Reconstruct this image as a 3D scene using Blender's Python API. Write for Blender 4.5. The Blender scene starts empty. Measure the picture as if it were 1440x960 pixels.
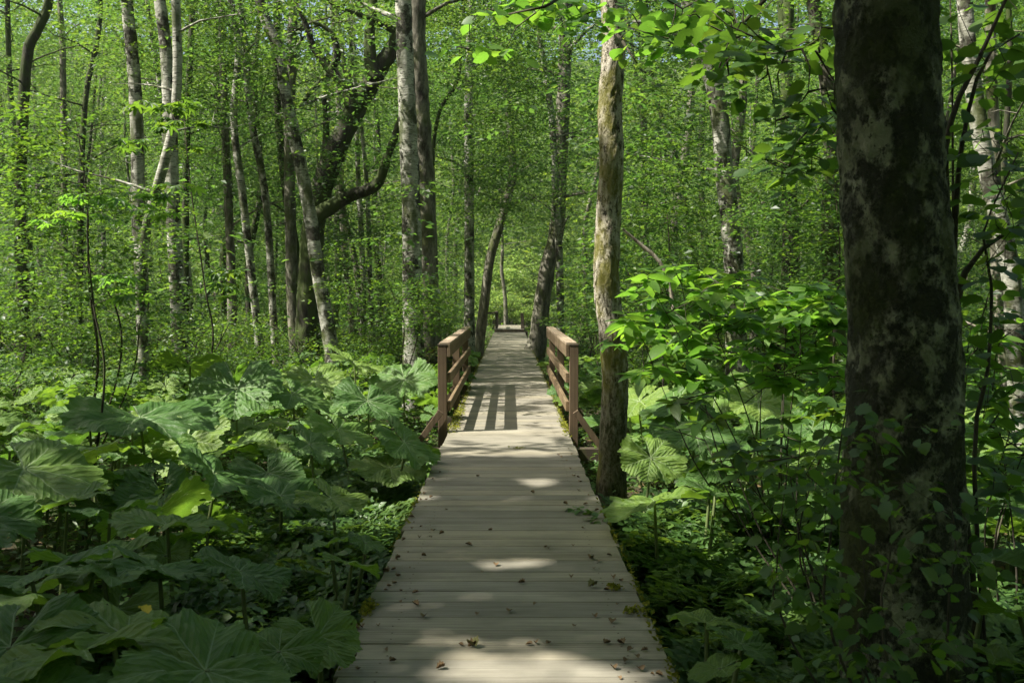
import bpy, math, random
import numpy as np
from mathutils import Vector, Matrix, Euler

# ------------------------------------------------------------------ camera, sky, sun, exposure
R = random.Random(7)
RN = np.random.default_rng(11)
rad = math.radians
scene = bpy.context.scene
COL = scene.collection
CH = 1.55                      # eye height above the deck
FPX, CX, HY = 1400.0, 717.0, 418.0

cam_d = bpy.data.cameras.new("camera")
cam = bpy.data.objects.new("camera", cam_d)
COL.objects.link(cam)
cam.location = (0.02, 0, CH)
cam.rotation_euler = (rad(90), 0, 0)
cam_d.sensor_width = 36
cam_d.lens = 35
cam_d.shift_x = 3 / 1440
cam_d.shift_y = -62 / 1440
cam_d.clip_start = 0.05
cam_d.clip_end = 1500
cam_d.dof.use_dof = True
cam_d.dof.focus_distance = 9.5
cam_d.dof.aperture_fstop = 8.0
scene.camera = cam

SUN_EL, SUN_AZ = rad(52), rad(-15)       # sun on the left, a touch behind the camera
SUN = Vector((-math.cos(SUN_EL) * math.cos(SUN_AZ), math.cos(SUN_EL) * math.sin(SUN_AZ), math.sin(SUN_EL)))
w = bpy.data.worlds.new("World")
scene.world = w
w.use_nodes = True
nt = w.node_tree
sky = nt.nodes.new("ShaderNodeTexSky")
sky.sky_type = 'NISHITA'
sky.sun_disc = False
sky.sun_elevation = SUN_EL
sky.dust_density = 4.0
sky.air_density = 0.8
sky.ozone_density = 0.5
sky.sun_rotation = math.atan2(SUN.x, SUN.y)
nt.nodes["Background"].inputs[1].default_value = 0.10
nt.links.new(sky.outputs[0], nt.nodes["Background"].inputs[0])
sl = bpy.data.lights.new("sun", 'SUN')
sl.energy = 5.0
sl.angle = rad(0.5)
sl.color = (1.0, 0.95, 0.86)
so = bpy.data.objects.new("sun", sl)
COL.objects.link(so)
so.rotation_euler = SUN.to_track_quat('Z', 'Y').to_euler()
so.location = (-20, 0, 30)

scene.view_settings.view_transform = 'Standard'
scene.view_settings.look = 'None'
scene.view_settings.gamma = 1
scene.view_settings.exposure = 1.45
scene.cycles.max_bounces = 7
scene.cycles.diffuse_bounces = 5
scene.cycles.glossy_bounces = 2
scene.cycles.transmission_bounces = 3
scene.cycles.sample_clamp_indirect = 4
scene.cycles.use_denoising = True
scene.cycles.denoiser = 'OPENIMAGEDENOISE'

# ------------------------------------------------------------------ helpers
def W(px, py, D):
    """photo pixel at distance D -> world point (measured on the photograph)"""
    return np.array([(px - CX) / FPX * D, D, CH - (py - HY) / FPX * D])

def tag(o, label=None, cat=None, group=None, kind=None):
    if label: o["label"] = label
    if cat: o["category"] = cat
    if group: o["group"] = group
    if kind: o["kind"] = kind
    return o

def empty(name, loc=(0, 0, 0)):
    o = bpy.data.objects.new(name, None)
    o.empty_display_size = 0.2
    o.location = loc
    COL.objects.link(o)
    return o

def mesh_data(name, V, F, mat, smooth=True, v=None, uv=None):
    """F: one index array (n,k) or a list of them"""
    V = np.asarray(V, dtype=np.float32)
    Fs = F if isinstance(F, list) else [F]
    Fs = [np.asarray(f, dtype=np.int32) for f in Fs if len(f)]
    me = bpy.data.meshes.new(name)
    me.vertices.add(len(V))
    me.vertices.foreach_set("co", V.ravel())
    nl = sum(f.size for f in Fs)
    nf = sum(len(f) for f in Fs)
    me.loops.add(nl)
    me.polygons.add(nf)
    me.loops.foreach_set("vertex_index", np.concatenate([f.ravel() for f in Fs]))
    tot = np.concatenate([np.full(len(f), f.shape[1], dtype=np.int32) for f in Fs])
    st = np.concatenate([[0], np.cumsum(tot)[:-1]]).astype(np.int32)
    me.polygons.foreach_set("loop_start", st)
    me.polygons.foreach_set("loop_total", tot)
    me.polygons.foreach_set("use_smooth", np.full(nf, bool(smooth)))
    if v is not None:
        a = me.attributes.new("v", 'FLOAT', 'POINT')
        a.data.foreach_set("value", np.asarray(v, dtype=np.float32))
    if uv is not None:
        a = me.attributes.new("flat", 'FLOAT_VECTOR', 'POINT')
        a.data.foreach_set("vector", np.asarray(uv, dtype=np.float32).ravel())
    me.materials.append(mat)
    me.update(calc_edges=True)
    me.validate()
    return me

def obj(name, me, parent=None, loc=None):
    o = bpy.data.objects.new(name, me)
    COL.objects.link(o)
    if parent is not None: o.parent = parent
    if loc is not None: o.location = loc
    return o

class MB:
    """collects tubes, boxes and other pieces of one mesh"""
    def __init__(s): s.V = []; s.F = {}; s.n = 0; s.A = []
    def add(s, V, F, a=0.5):
        V = np.asarray(V, dtype=np.float64)
        Fs = F if isinstance(F, list) else [F]
        for f in Fs:
            f = np.asarray(f, dtype=np.int64)
            if len(f): s.F.setdefault(f.shape[1], []).append(f + s.n)
        s.V.append(V); s.n += len(V)
        s.A.append(np.full(len(V), a) if np.isscalar(a) else a)
    def data(s, name, mat, smooth=True, origin=None):
        V = np.concatenate(s.V)
        if origin is not None: V = V - np.asarray(origin)
        return mesh_data(name, V, [np.concatenate(f) for f in s.F.values()], mat, smooth, v=np.concatenate(s.A))

def box(mb, c, s, rot=None, a=0.5, jit=0.0):
    x, y, z = [k / 2 for k in s]
    ch = min(0.004, min(s) * 0.1)
    # chamfered box: 24 verts
    V = []; 
    for sx in (-1, 1):
        for sy in (-1, 1):
            for sz in (-1, 1):
                V += [(sx * x, sy * (y - ch), sz * (z - ch)), (sx * (x - ch), sy * y, sz * (z - ch)), (sx * (x - ch), sy * (y - ch), sz * z)]
    I = lambda a_, b_, c_, k: ((a_ * 4 + b_ * 2 + c_) * 3 + k)
    q = []
    for s_ in (0, 1):
        r = [I(s_, 0, 0, 0), I(s_, 1, 0, 0), I(s_, 1, 1, 0), I(s_, 0, 1, 0)]; q.append(r if s_ else r[::-1])
        r = [I(0, s_, 0, 1), I(0, s_, 1, 1), I(1, s_, 1, 1), I(1, s_, 0, 1)]; q.append(r if s_ else r[::-1])
        r = [I(0, 0, s_, 2), I(1, 0, s_, 2), I(1, 1, s_, 2), I(0, 1, s_, 2)]; q.append(r if s_ else r[::-1])
    for a1 in (0, 1):
        for b1 in (0, 1):
            q.append([I(a1, b1, 0, 0), I(a1, b1, 0, 1), I(a1, b1, 1, 1), I(a1, b1, 1, 0)])
            q.append([I(a1, 0, b1, 0), I(a1, 0, b1, 2), I(a1, 1, b1, 2), I(a1, 1, b1, 0)])
            q.append([I(0, a1, b1, 1), I(0, a1, b1, 2), I(1, a1, b1, 2), I(1, a1, b1, 1)])
    t = [[I(a1, b1, c1, 0), I(a1, b1, c1, 1), I(a1, b1, c1, 2)] for a1 in (0, 1) for b1 in (0, 1) for c1 in (0, 1)]
    V = np.array(V)
    if rot is not None: V = V @ np.array(rot.to_matrix()).T
    mb.add(V + np.asarray(c), [np.array(q), np.array(t)], a)

def catmull(P, step):
    P = [np.asarray(p, dtype=float) for p in P]
    if len(P) < 3:
        L = np.linalg.norm(P[1] - P[0]); n = max(2, int(L / step) + 1)
        t = np.linspace(0, 1, n)
        return P[0][None] * (1 - t[:, None]) + P[1][None] * t[:, None], t
    Q = [2 * P[0] - P[1]] + P + [2 * P[-1] - P[-2]]
    out = []; T = []
    for i in range(1, len(Q) - 2):
        p0, p1, p2, p3 = Q[i - 1:i + 3]
        n = max(1, int(np.linalg.norm(p2 - p1) / step))
        for k in range(n):
            t = k / n
            out.append(0.5 * ((2 * p1) + (-p0 + p2) * t + (2 * p0 - 5 * p1 + 4 * p2 - p3) * t * t + (-p0 + 3 * p1 - 3 * p2 + p3) * t ** 3))
            T.append((i - 1 + t) / (len(P) - 1))
    out.append(P[-1]); T.append(1.0)
    return np.array(out), np.array(T)

def tube(mb, P, radii, seg=8, step=0.3, rough=0.0, flare=0.0, a=0.5, rs=None, disp=0.0, dsc=.06):
    rs = rs or RN
    C, T = catmull(P, step)
    n = len(C)
    rr = np.interp(T, np.linspace(0, 1, len(radii)), radii)
    tan = np.gradient(C, axis=0); tan /= np.linalg.norm(tan, axis=1)[:, None] + 1e-9
    ref = np.array([0.31, 0.95, 0.05]) if abs(tan[0][1]) < 0.8 else np.array([1.0, 0, 0.1])
    X = np.cross(tan, ref); X /= np.linalg.norm(X, axis=1)[:, None] + 1e-9
    Y = np.cross(tan, X)
    th = np.linspace(0, 2 * np.pi, seg, endpoint=False)
    rad_ = np.ones((n, seg)) * rr[:, None]
    if rough > 0:
        ph = rs.uniform(0, 6.28, 5)
        s = np.arange(n)[:, None] * step
        rad_ *= 1 + rough * (0.5 * np.sin(2 * th + ph[0] + s * 0.4) + 0.35 * np.sin(3 * th + ph[1] - s * 0.7) + 0.3 * np.sin(5 * th + ph[2] + s * 1.3))
        rad_ *= 1 + rough * 0.5 * rs.normal(size=(n, seg))
    if flare > 0:
        d = np.linalg.norm(C - C[0], axis=1)[:, None]
        ph = rs.uniform(0, 6.28)
        rad_ *= 1 + flare * np.exp(-d / (rr[0] * 2.2)) * (0.7 + 0.5 * np.sin(4 * th + ph))
    if disp > 0:
        s = np.arange(n)[:, None] * step * .6; cx_, sy_ = np.cos(th)[None] * rr[:, None], np.sin(th)[None] * rr[:, None]
        for k, (ds, am) in enumerate(((dsc * 5, .8), (dsc * 2, .7), (dsc, 1.0), (dsc * .5, .6))):
            q = fbm((cx_ + s * .8) / ds + 17 * k, (sy_ + s * .55) / ds + 31) + fbm((cx_ - s * .7) / ds + 5 * k, (sy_ + s * .8) / ds + 77)
            rad_ += disp * am * (q - 1.0)
    V = C[:, None] + rad_[..., None] * (np.cos(th)[None, :, None] * X[:, None] + np.sin(th)[None, :, None] * Y[:, None])
    i = np.arange(n - 1)[:, None] * seg; j = np.arange(seg)[None]; k = (j + 1) % seg
    F = np.stack([i + j, i + k, i + seg + k, i + seg + j], -1).reshape(-1, 4)
    V = V.reshape(-1, 3)
    V = np.concatenate([V, C[-1:]])
    cap = np.stack([(n - 1) * seg + np.arange(seg), (n - 1) * seg + (np.arange(seg) + 1) % seg, np.full(seg, n * seg)], -1)
    mb.add(V, [F, cap], a)

def scatter(T, F, pos, basis, scale, v=None):
    """copies of template (T,F) at pos with 3x3 basis (columns = axes) and scale -> V, F, v"""
    m, k = len(pos), len(T)
    V = np.einsum('mij,kj->mki', basis, T) * np.asarray(scale).reshape(-1, 1, 1) + pos[:, None]
    Fs = F if isinstance(F, list) else [F]
    off = (np.arange(m) * k)[:, None, None]
    Fo = [(np.asarray(f)[None] + off).reshape(-1, np.asarray(f).shape[1]) for f in Fs]
    vv = None if v is None else np.repeat(v, k)
    return V.reshape(-1, 3), Fo, vv

def leaf_basis(m, az, tilt=0.45, droop=0.15, rs=RN):
    """leaf axis y along azimuth az drooping, normal about up"""
    d = np.stack([np.cos(az), np.sin(az), -droop + rs.normal(0, 0.25, m)], -1)
    d /= np.linalg.norm(d, axis=1)[:, None]
    n = np.stack([rs.normal(0, tilt, m), rs.normal(0, tilt, m), np.ones(m)], -1)
    x = np.cross(d, n); x /= np.linalg.norm(x, axis=1)[:, None] + 1e-9
    z = np.cross(x, d)
    return np.stack([x, d, z], -1)

# leaf templates, length 1 along y
LEAF_S = (np.array([(0, 0, 0), (0.3, .45, .10), (0, 1, -.06), (-.3, .45, .10)], float), [np.array([(0, 1, 2), (0, 2, 3)])])
LEAF_M = (np.array([(0, 0, 0), (.26, .25, .06), (.33, .55, .09), (.12, .88, .02), (0, 1.05, -.08), (-.12, .88, .02), (-.33, .55, .09), (-.26, .25, .06), (0, .28, 0), (0, .58, .02), (0, .88, -.03)], float),
          [np.array([(0, 1, 8), (3, 4, 10), (4, 5, 10), (0, 8, 7)]), np.array([(1, 2, 9, 8), (2, 3, 10, 9), (8, 9, 6, 7), (9, 10, 5, 6)])])
def serrated(n=9, wid=.36, tooth=.035, tip=1.05, cup=.1, droop=.18):
    V = [(0, 0, 0)]; L = []; Rr = []; M = []
    for i in range(1, n):
        t = i / n
        wv = wid * math.sin(math.pi * t ** .8) ** .8 + (tooth if i % 2 else -tooth)
        z = -droop * t * t
        V += [(-wv, t * tip - .02, z + cup * wv), (0, t * tip, z), (wv, t * tip - .02, z + cup * wv)]
    V.append((0, tip, -droop))
    q = []; t3 = [(0, 2, 1), (0, 3, 2)]
    for i in range(n - 2):
        b = 1 + i * 3
        q += [(b, b + 1, b + 4, b + 3), (b + 1, b + 2, b + 5, b + 4)]
    b = 1 + (n - 2) * 3; e = len(V) - 1
    t3 += [(b, b + 1, e), (b + 1, b + 2, e)]
    return np.array(V, float), [np.array(q), np.array(t3)]
LEAF_N = serrated()
LEAF_ROUND = serrated(9, .44, .02, 1.0, .12, .12)
LEAF_LONG = serrated(8, .23, .0, 1.05, .25, .22)
def palmate(lobes=7, cut=.45, teeth=True):
    V = [(0, 0, 0)]; F = []
    n = lobes * 6
    for i in range(n + 1):
        t = i / n
        a = -math.pi * .80 + t * math.pi * 1.60
        ph = (t * lobes) % 1
        k = 1 - abs(ph - .5) * 2
        r = (cut + (1 - cut) * k ** .8) * (1 - .35 * abs(t - .5) * 2)
        if teeth and i % 2: r *= .93
        V.append((r * math.sin(a) * .75, r * math.cos(a) * .75 + .05, .05 * math.cos(t * lobes * 2 * math.pi) - .22 * r * r))
    F = np.array([(0, i + 1, i) for i in range(1, n + 1)])
    return np.array(V, float), [F]
LEAF_PALM = palmate()

# value noise in 2D
class Noise:
    def __init__(s, seed, n=256): s.g = np.random.default_rng(seed).random((n, n)); s.n = n
    def __call__(s, x, y):
        xi = np.floor(x).astype(int); yi = np.floor(y).astype(int)
        fx = x - xi; fy = y - yi; fx = fx * fx * (3 - 2 * fx); fy = fy * fy * (3 - 2 * fy)
        g = lambda a, b: s.g[a % s.n, b % s.n]
        return (g(xi, yi) * (1 - fx) + g(xi + 1, yi) * fx) * (1 - fy) + (g(xi, yi + 1) * (1 - fx) + g(xi + 1, yi + 1) * fx) * fy
N1, N2, N3 = Noise(1), Noise(2), Noise(3)
def fbm(x, y): return (N1(x, y) + .5 * N2(x * 2.1, y * 2.1) + .25 * N3(x * 4.3, y * 4.3)) / 1.75
_s = fbm(RN.uniform(0, 200, 40000), RN.uniform(0, 200, 40000)); _s.sort()
def cdf(v): return np.searchsorted(_s, v) / len(_s)

# ------------------------------------------------------------------ materials
def mat(name):
    m = bpy.data.materials.new(name); m.use_nodes = True
    t = m.node_tree; t.nodes.clear()
    out = t.nodes.new("ShaderNodeOutputMaterial")
    return m, t, out
def N(t, typ, **kw):
    n = t.nodes.new(typ)
    for k, v in kw.items():
        if k == 'i':
            for a, b in v.items():
                if hasattr(b, 'is_output') or isinstance(b, bpy.types.NodeSocket): t.links.new(b, n.inputs[a])
                else: n.inputs[a].default_value = b
        else: setattr(n, k, v)
    return n
def ramp(t, fac, stops):
    r = t.nodes.new("ShaderNodeValToRGB"); t.links.new(fac, r.inputs[0])
    e = r.color_ramp.elements
    while len(e) < len(stops): e.new(0.5)
    for k, (p, c) in enumerate(stops):
        e[k].position = p; e[k].color = (*c, 1) if len(c) == 3 else c
    return r.outputs[0]
def mix(t, f, a, b, mode='MIX'):
    n = t.nodes.new("ShaderNodeMix"); n.data_type = 'RGBA'; n.blend_type = mode
    for k, s in ((0, f), (6, a), (7, b)):
        if isinstance(s, bpy.types.NodeSocket): t.links.new(s, n.inputs[k])
        elif k == 0: n.inputs[0].default_value = s
        else: n.inputs[k].default_value = (*s, 1)
    return n.outputs[2]
def math_(t, op, a, b=0.0, c=None):
    n = t.nodes.new("ShaderNodeMath"); n.operation = op
    for k, s in enumerate((a, b) if c is None else (a, b, c)):
        if isinstance(s, bpy.types.NodeSocket): t.links.new(s, n.inputs[k])
        else: n.inputs[k].default_value = s
    return n.outputs[0]
def noise(t, vec, scale, detail=3, rough=.55, sc3=None):
    if sc3:
        mp = N(t, "ShaderNodeMapping", i={'Vector': vec}); mp.inputs['Scale'].default_value = sc3; vec = mp.outputs[0]
    return N(t, "ShaderNodeTexNoise", i={'Vector': vec, 'Scale': scale, 'Detail': detail, 'Roughness': rough}).outputs[0]

def leaf_mat(name, dark, mid, light, trans, tw=.42, gloss=.35, rough=.45):
    m, t, out = mat(name)
    at = N(t, "ShaderNodeAttribute", attribute_name="v").outputs['Fac']
    col = ramp(t, at, [(0, dark), (.5, mid), (1, light)])
    tcol = mix(t, 1.0, ramp(t, at, [(0, (.5, .62, .75)), (.5, (.95, 1, 1)), (1, (1.5, 1.2, .9))]), trans, 'MULTIPLY')
    p = N(t, "ShaderNodeBsdfPrincipled", i={'Base Color': col, 'Roughness': rough, 'Specular IOR Level': gloss})
    tr = N(t, "ShaderNodeBsdfTranslucent", i={'Color': tcol})
    mx = N(t, "ShaderNodeMixShader", i={0: tw, 1: p.outputs[0], 2: tr.outputs[0]})
    t.links.new(mx.outputs[0], out.inputs[0])
    return m
M = {}
M['canopy'] = leaf_mat("canopy leaf", (.030, .062, .012), (.056, .110, .020), (.115, .175, .032), (.22, .37, .040), tw=.52)
M['under'] = leaf_mat("understory leaf", (.018, .046, .012), (.044, .094, .020), (.12, .18, .036), (.155, .295, .038), tw=.5, gloss=.45)
M['near'] = leaf_mat("near leaf", (.024, .058, .012), (.045, .10, .018), (.08, .14, .022), (.17, .31, .026), tw=.46, gloss=.35)
M['bush'] = leaf_mat("bush leaf", (.035, .09, .014), (.065, .14, .02), (.12, .21, .036), (.23, .46, .04), tw=.5, gloss=.5)
M['cover'] = leaf_mat("ground cover leaf", (.03, .07, .018), (.055, .118, .026), (.09, .155, .03), (.15, .27, .03), tw=.36, gloss=.35)
M['yellow'] = leaf_mat("sunlit yellow leaf", (.08, .14, .03), (.13, .20, .04), (.19, .26, .06), (.30, .44, .09), tw=.55)
M['moss'] = leaf_mat("moss", (.10, .12, .015), (.16, .17, .02), (.22, .22, .03), (.2, .22, .02), tw=.25, gloss=.1, rough=.9)

def bark(name, base, pale, dark, kind, moss=.35, mosscol=(.055, .07, .014), sc=1.0):
    m, t, out = mat(name)
    tc = N(t, "ShaderNodeTexCoord").outputs['Object']
    if kind == 'birch':
        n1 = noise(t, tc, 5 * sc, 4, .6, (1, 1, 1.2))
        col = ramp(t, n1, [(.34, base), (.55, pale)])
        lent = noise(t, tc, 7 * sc, 3, .65, (1, 1, 7))
        col = mix(t, ramp(t, lent, [(.56, (0, 0, 0)), (.62, (1, 1, 1))]), col, dark)
        blot = noise(t, tc, 2.8 * sc, 5, .62, (1, 1, .8))
        col = mix(t, ramp(t, blot, [(.51, (0, 0, 0)), (.55, (1, 1, 1))]), col, dark)
        lich = noise(t, tc, 14 * sc, 3, .6)
        col = mix(t, math_(t, 'MULTIPLY', ramp(t, lich, [(.5, (0, 0, 0)), (.62, (1, 1, 1))]), .5), col, (.17, .18, .13))
        h = math_(t, 'ADD', math_(t, 'MULTIPLY', blot, .8), math_(t, 'MULTIPLY', lent, .6))
        bs = .5
    elif kind == 'lichen':      # big near trunk: grey lichen plates over black moss
        v = noise(t, tc, 5.0 * sc, 9, .74, (1, 1, .75))
        fine = noise(t, tc, 30 * sc, 4, .7)
        col = mix(t, fine, base, pale)
        grn = noise(t, tc, 5.5 * sc, 4, .6)
        col = mix(t, ramp(t, grn, [(.45, (0, 0, 0)), (.6, (.75, .75, .75))]), col, (.125, .135, .075))
        dk = math_(t, 'ADD', v, math_(t, 'MULTIPLY', fine, .10))
        mk = ramp(t, dk, [(.52, (0, 0, 0)), (.59, (1, 1, 1))])
        col = mix(t, mk, col, dark)
        sp = noise(t, tc, 17 * sc, 4, .7)
        col = mix(t, ramp(t, sp, [(.55, (0, 0, 0)), (.62, (1, 1, 1))]), col, dark)
        h = math_(t, 'ADD', math_(t, 'MULTIPLY', mk, -.5), math_(t, 'MULTIPLY', fine, .8))
        bs = 1.0
    elif kind == 'plates':       # short rough plates with dark cracks
        v = noise(t, tc, 26, 6, .72, (1, 1, .42))
        fine = noise(t, tc, 80, 4, .7, (1, 1, .7))
        f = math_(t, 'ADD', math_(t, 'MULTIPLY', v, .7), math_(t, 'MULTIPLY', fine, .3))
        col = ramp(t, f, [(.44, dark), (.485, base), (.56, pale)])
        low = N(t, "ShaderNodeSeparateXYZ", i={0: tc}).outputs[2]
        lowm = ramp(t, math_(t, 'ADD', math_(t, 'MULTIPLY', low, .35), math_(t, 'MULTIPLY', v, .5)), [(.55, (1, 1, 1)), (.95, (0, 0, 0))])
        col = mix(t, math_(t, 'MULTIPLY', lowm, .8), col, (.05, .05, .015))
        h = f; bs = 1.0
    else:                        # furrowed grey-brown bark
        v = noise(t, tc, 9 * sc, 5, .65, (1, 1, .28))
        fine = noise(t, tc, 40 * sc, 4, .7, (1, 1, .5))
        f = math_(t, 'ADD', math_(t, 'MULTIPLY', v, .75), math_(t, 'MULTIPLY', fine, .25))
        col = ramp(t, f, [(.38, dark), (.5, base), (.62, pale)])
        h = f; bs = .9
    if moss > 0:
        nm = noise(t, tc, 3.0, 5, .6, (1, 1, .5))
        mm = ramp(t, nm, [(.62 - moss * .28, (0, 0, 0)), (.70 - moss * .24, (1, 1, 1))])
        col = mix(t, math_(t, 'MULTIPLY', mm, .85), col, mosscol)
    bp = N(t, "ShaderNodeBump", i={'Height': h, 'Strength': bs, 'Distance': .05 if kind == 'plates' else .03})
    p = N(t, "ShaderNodeBsdfPrincipled", i={'Base Color': col, 'Roughness': .85, 'Specular IOR Level': .25, 'Normal': bp.outputs[0]})
    t.links.new(p.outputs[0], out.inputs[0])
    return m
M['birch'] = bark("birch bark", (.17, .17, .13), (.37, .365, .31), (.030, .028, .018), 'birch', .38, (.05, .065, .015))
M['greybark'] = bark("grey bark", (.12, .115, .085), (.24, .225, .17), (.035, .03, .02), 'furrow', .35)
M['darkbark'] = bark("dark mossy bark", (.032, .030, .020), (.065, .060, .040), (.010, .010, .006), 'furrow', .75, (.040, .062, .010))
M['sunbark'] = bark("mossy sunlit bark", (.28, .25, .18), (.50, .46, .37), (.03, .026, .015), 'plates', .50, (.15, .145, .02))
M['lichen'] = bark("lichen covered bark", (.165, .17, .115), (.31, .315, .22), (.028, .030, .017), 'lichen', .5, (.04, .05, .012))
M['twig'] = bark("twig bark", (.05, .045, .03), (.09, .08, .05), (.02, .018, .012), 'furrow', .2)
M['deadwood'] = bark("dead wood", (.24, .21, .16), (.36, .32, .26), (.1, .08, .06), 'furrow', .1)

def wood(name, base, pale, dark, along='x', edge=False, moss=0.0):
    m, t, out = mat(name)
    tc = N(t, "ShaderNodeTexCoord").outputs['Object']
    at = N(t, "ShaderNodeAttribute", attribute_name="v").outputs['Fac']
    sep = N(t, "ShaderNodeSeparateXYZ", i={0: tc})
    off = N(t, "ShaderNodeCombineXYZ", i={0: math_(t, 'MULTIPLY', at, 37.0), 1: math_(t, 'MULTIPLY', at, 11.0), 2: 0.0})
    vec = N(t, "ShaderNodeVectorMath", operation='ADD', i={0: tc, 1: off.outputs[0]}).outputs[0]
    s = {'x': (1.6, 80, 80), 'y': (34, 1.2, 34), 'z': (34, 34, 1.2)}[along]
    grain = noise(t, vec, 1.0, 6, .7, s)
    s2 = {'x': (.9, 4, 4), 'y': (9, .8, 9), 'z': (9, 9, .8)}[along]
    wide = noise(t, vec, 1.0, 3, .6, s2)
    f = math_(t, 'ADD', math_(t, 'MULTIPLY', grain, .6), math_(t, 'MULTIPLY', wide, .4))
    col = ramp(t, f, [(.34, dark), (.48, base), (.66, pale)])
    var = ramp(t, at, [(0, (.76, .76, .78)), (.5, (1, 1, 1)), (1, (1.12, 1.08, 1.0))])
    col = mix(t, 1.0, col, var, 'MULTIPLY')
    blot = noise(t, tc, 2.2, 4, .6)
    col = mix(t, math_(t, 'MULTIPLY', ramp(t, blot, [(.45, (0, 0, 0)), (.65, (1, 1, 1))]), .4), col, dark)
    # knots
    vo = N(t, "ShaderNodeTexVoronoi", i={'Vector': N(t, "ShaderNodeMapping", i={'Vector': vec, 'Scale': {'x': (1.3, 4, 4), 'y': (4, 1.3, 4), 'z': (4, 4, 1.3)}[along]}).outputs[0], 'Scale': 1.0})
    col = mix(t, ramp(t, vo.outputs['Distance'], [(.035, (.8, .8, .8)), (.075, (0, 0, 0))]), col, tuple(c * .45 for c in dark))
    if edge:     # dirt and green growth along the plank ends
        ax = math_(t, 'ABSOLUTE', sep.outputs[0])
        en = noise(t, tc, 6, 4, .65)
        e = math_(t, 'ADD', ax, math_(t, 'MULTIPLY', en, .36))
        col = mix(t, math_(t, 'MULTIPLY', ramp(t, e, [(.80, (0, 0, 0)), (.93, (1, 1, 1))]), .55), col, (.10, .10, .055))
    if moss > 0:
        mn = noise(t, tc, 4, 4, .6)
        col = mix(t, ramp(t, mn, [(.62 - moss * .1, (0, 0, 0)), (.72, (.8, .8, .8))]), col, (.07, .08, .02))
    bp = N(t, "ShaderNodeBump", i={'Height': f, 'Strength': .3, 'Distance': .004})
    p = N(t, "ShaderNodeBsdfPrincipled", i={'Base Color': col, 'Roughness': .8, 'Specular IOR Level': .25, 'Normal': bp.outputs[0]})
    t.links.new(p.outputs[0], out.inputs[0])
    return m
M['plank'] = wood("weathered plank", (.205, .190, .145), (.30, .28, .222), (.10, .092, .068), 'x', edge=True)
M['rail'] = wood("brown railing wood", (.135, .096, .054), (.215, .16, .098), (.06, .042, .022), 'y', moss=.2)
M['post'] = wood("brown post wood", (.10, .069, .040), (.155, .112, .068), (.05, .034, .020), 'z', moss=.2)
M['beam'] = wood("dark beam wood", (.07, .055, .036), (.12, .10, .07), (.03, .024, .016), 'x', moss=.5)
M['stringer'] = wood("dark stringer wood", (.07, .055, .036), (.12, .10, .07), (.03, .024, .016), 'y', moss=.5)
M['capwood'] = wood("weathered rail top wood", (.22, .17, .115), (.34, .28, .20), (.11, .08, .055), 'y')

def butter_mat():
    """big kidney leaf: palmate veins with herringbone side veins from flat leaf coordinates"""
    m, t, out = mat("butterbur leaf")
    fl = N(t, "ShaderNodeAttribute", attribute_name="flat").outputs['Vector']
    sp = N(t, "ShaderNodeSeparateXYZ", i={0: fl})
    x, y = sp.outputs[0], sp.outputs[1]
    rr = math_(t, 'SQRT', math_(t, 'ADD', math_(t, 'MULTIPLY', x, x), math_(t, 'MULTIPLY', y, y)))
    th = math_(t, 'ARCTAN2', x, y)
    k = 9 / (2 * math.pi)
    fr = math_(t, 'FRACT', math_(t, 'ADD', math_(t, 'MULTIPLY', th, k), 20.5))
    dl = math_(t, 'MULTIPLY', math_(t, 'ABSOLUTE', math_(t, 'SUBTRACT', fr, .5)), 1 / k)     # angle to the nearest main vein
    lat = math_(t, 'MULTIPLY', rr, math_(t, 'SINE', dl))
    u = math_(t, 'MULTIPLY', rr, math_(t, 'COSINE', dl))
    wmain = math_(t, 'SUBTRACT', .014, math_(t, 'MULTIPLY', rr, .010))
    main = math_(t, 'LESS_THAN', lat, wmain)
    herr = math_(t, 'FRACT', math_(t, 'MULTIPLY', math_(t, 'SUBTRACT', u, math_(t, 'MULTIPLY', lat, 1.5)), 6.5))
    hd = math_(t, 'ABSOLUTE', math_(t, 'SUBTRACT', herr, .5))
    side = math_(t, 'MULTIPLY', math_(t, 'LESS_THAN', hd, .03), .35)
    vein = math_(t, 'MAXIMUM', main, side)
    oi = N(t, "ShaderNodeObjectInfo").outputs['Random']
    nz = noise(t, fl, 3.5, 4, .6)
    f = math_(t, 'ADD', math_(t, 'MULTIPLY', oi, .5), math_(t, 'MULTIPLY', nz, .6))
    col = ramp(t, f, [(.2, (.042, .105, .022)), (.5, (.080, .165, .030)), (.85, (.155, .235, .038))])
    col = mix(t, math_(t, 'MULTIPLY', vein, .6), col, (.34, .42, .24))
    # brown nibbles and spots
    sn = noise(t, fl, 9, 4, .7)
    col = mix(t, ramp(t, sn, [(.70, (0, 0, 0)), (.73, (.8, .8, .8))]), col, (.07, .05, .025))
    tr = ramp(t, f, [(.2, (.13, .30, .03)), (.85, (.28, .46, .035))])
    fine = noise(t, fl, 14, 5, .7)
    quilt = math_(t, 'ABSOLUTE', math_(t, 'SINE', math_(t, 'MULTIPLY', herr, 3.1416)))
    h = math_(t, 'ADD', math_(t, 'MULTIPLY', vein, -.4), math_(t, 'ADD', math_(t, 'MULTIPLY', quilt, .5), math_(t, 'MULTIPLY', fine, .9)))
    bp = N(t, "ShaderNodeBump", i={'Height': h, 'Strength': .75, 'Distance': .014})
    p = N(t, "ShaderNodeBsdfPrincipled", i={'Base Color': col, 'Roughness': .48, 'Specular IOR Level': .36, 'Normal': bp.outputs[0]})
    tl = N(t, "ShaderNodeBsdfTranslucent", i={'Color': tr})
    mx = N(t, "ShaderNodeMixShader", i={0: .32, 1: p.outputs[0], 2: tl.outputs[0]})
    t.links.new(mx.outputs[0], out.inputs[0])
    return m
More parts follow.
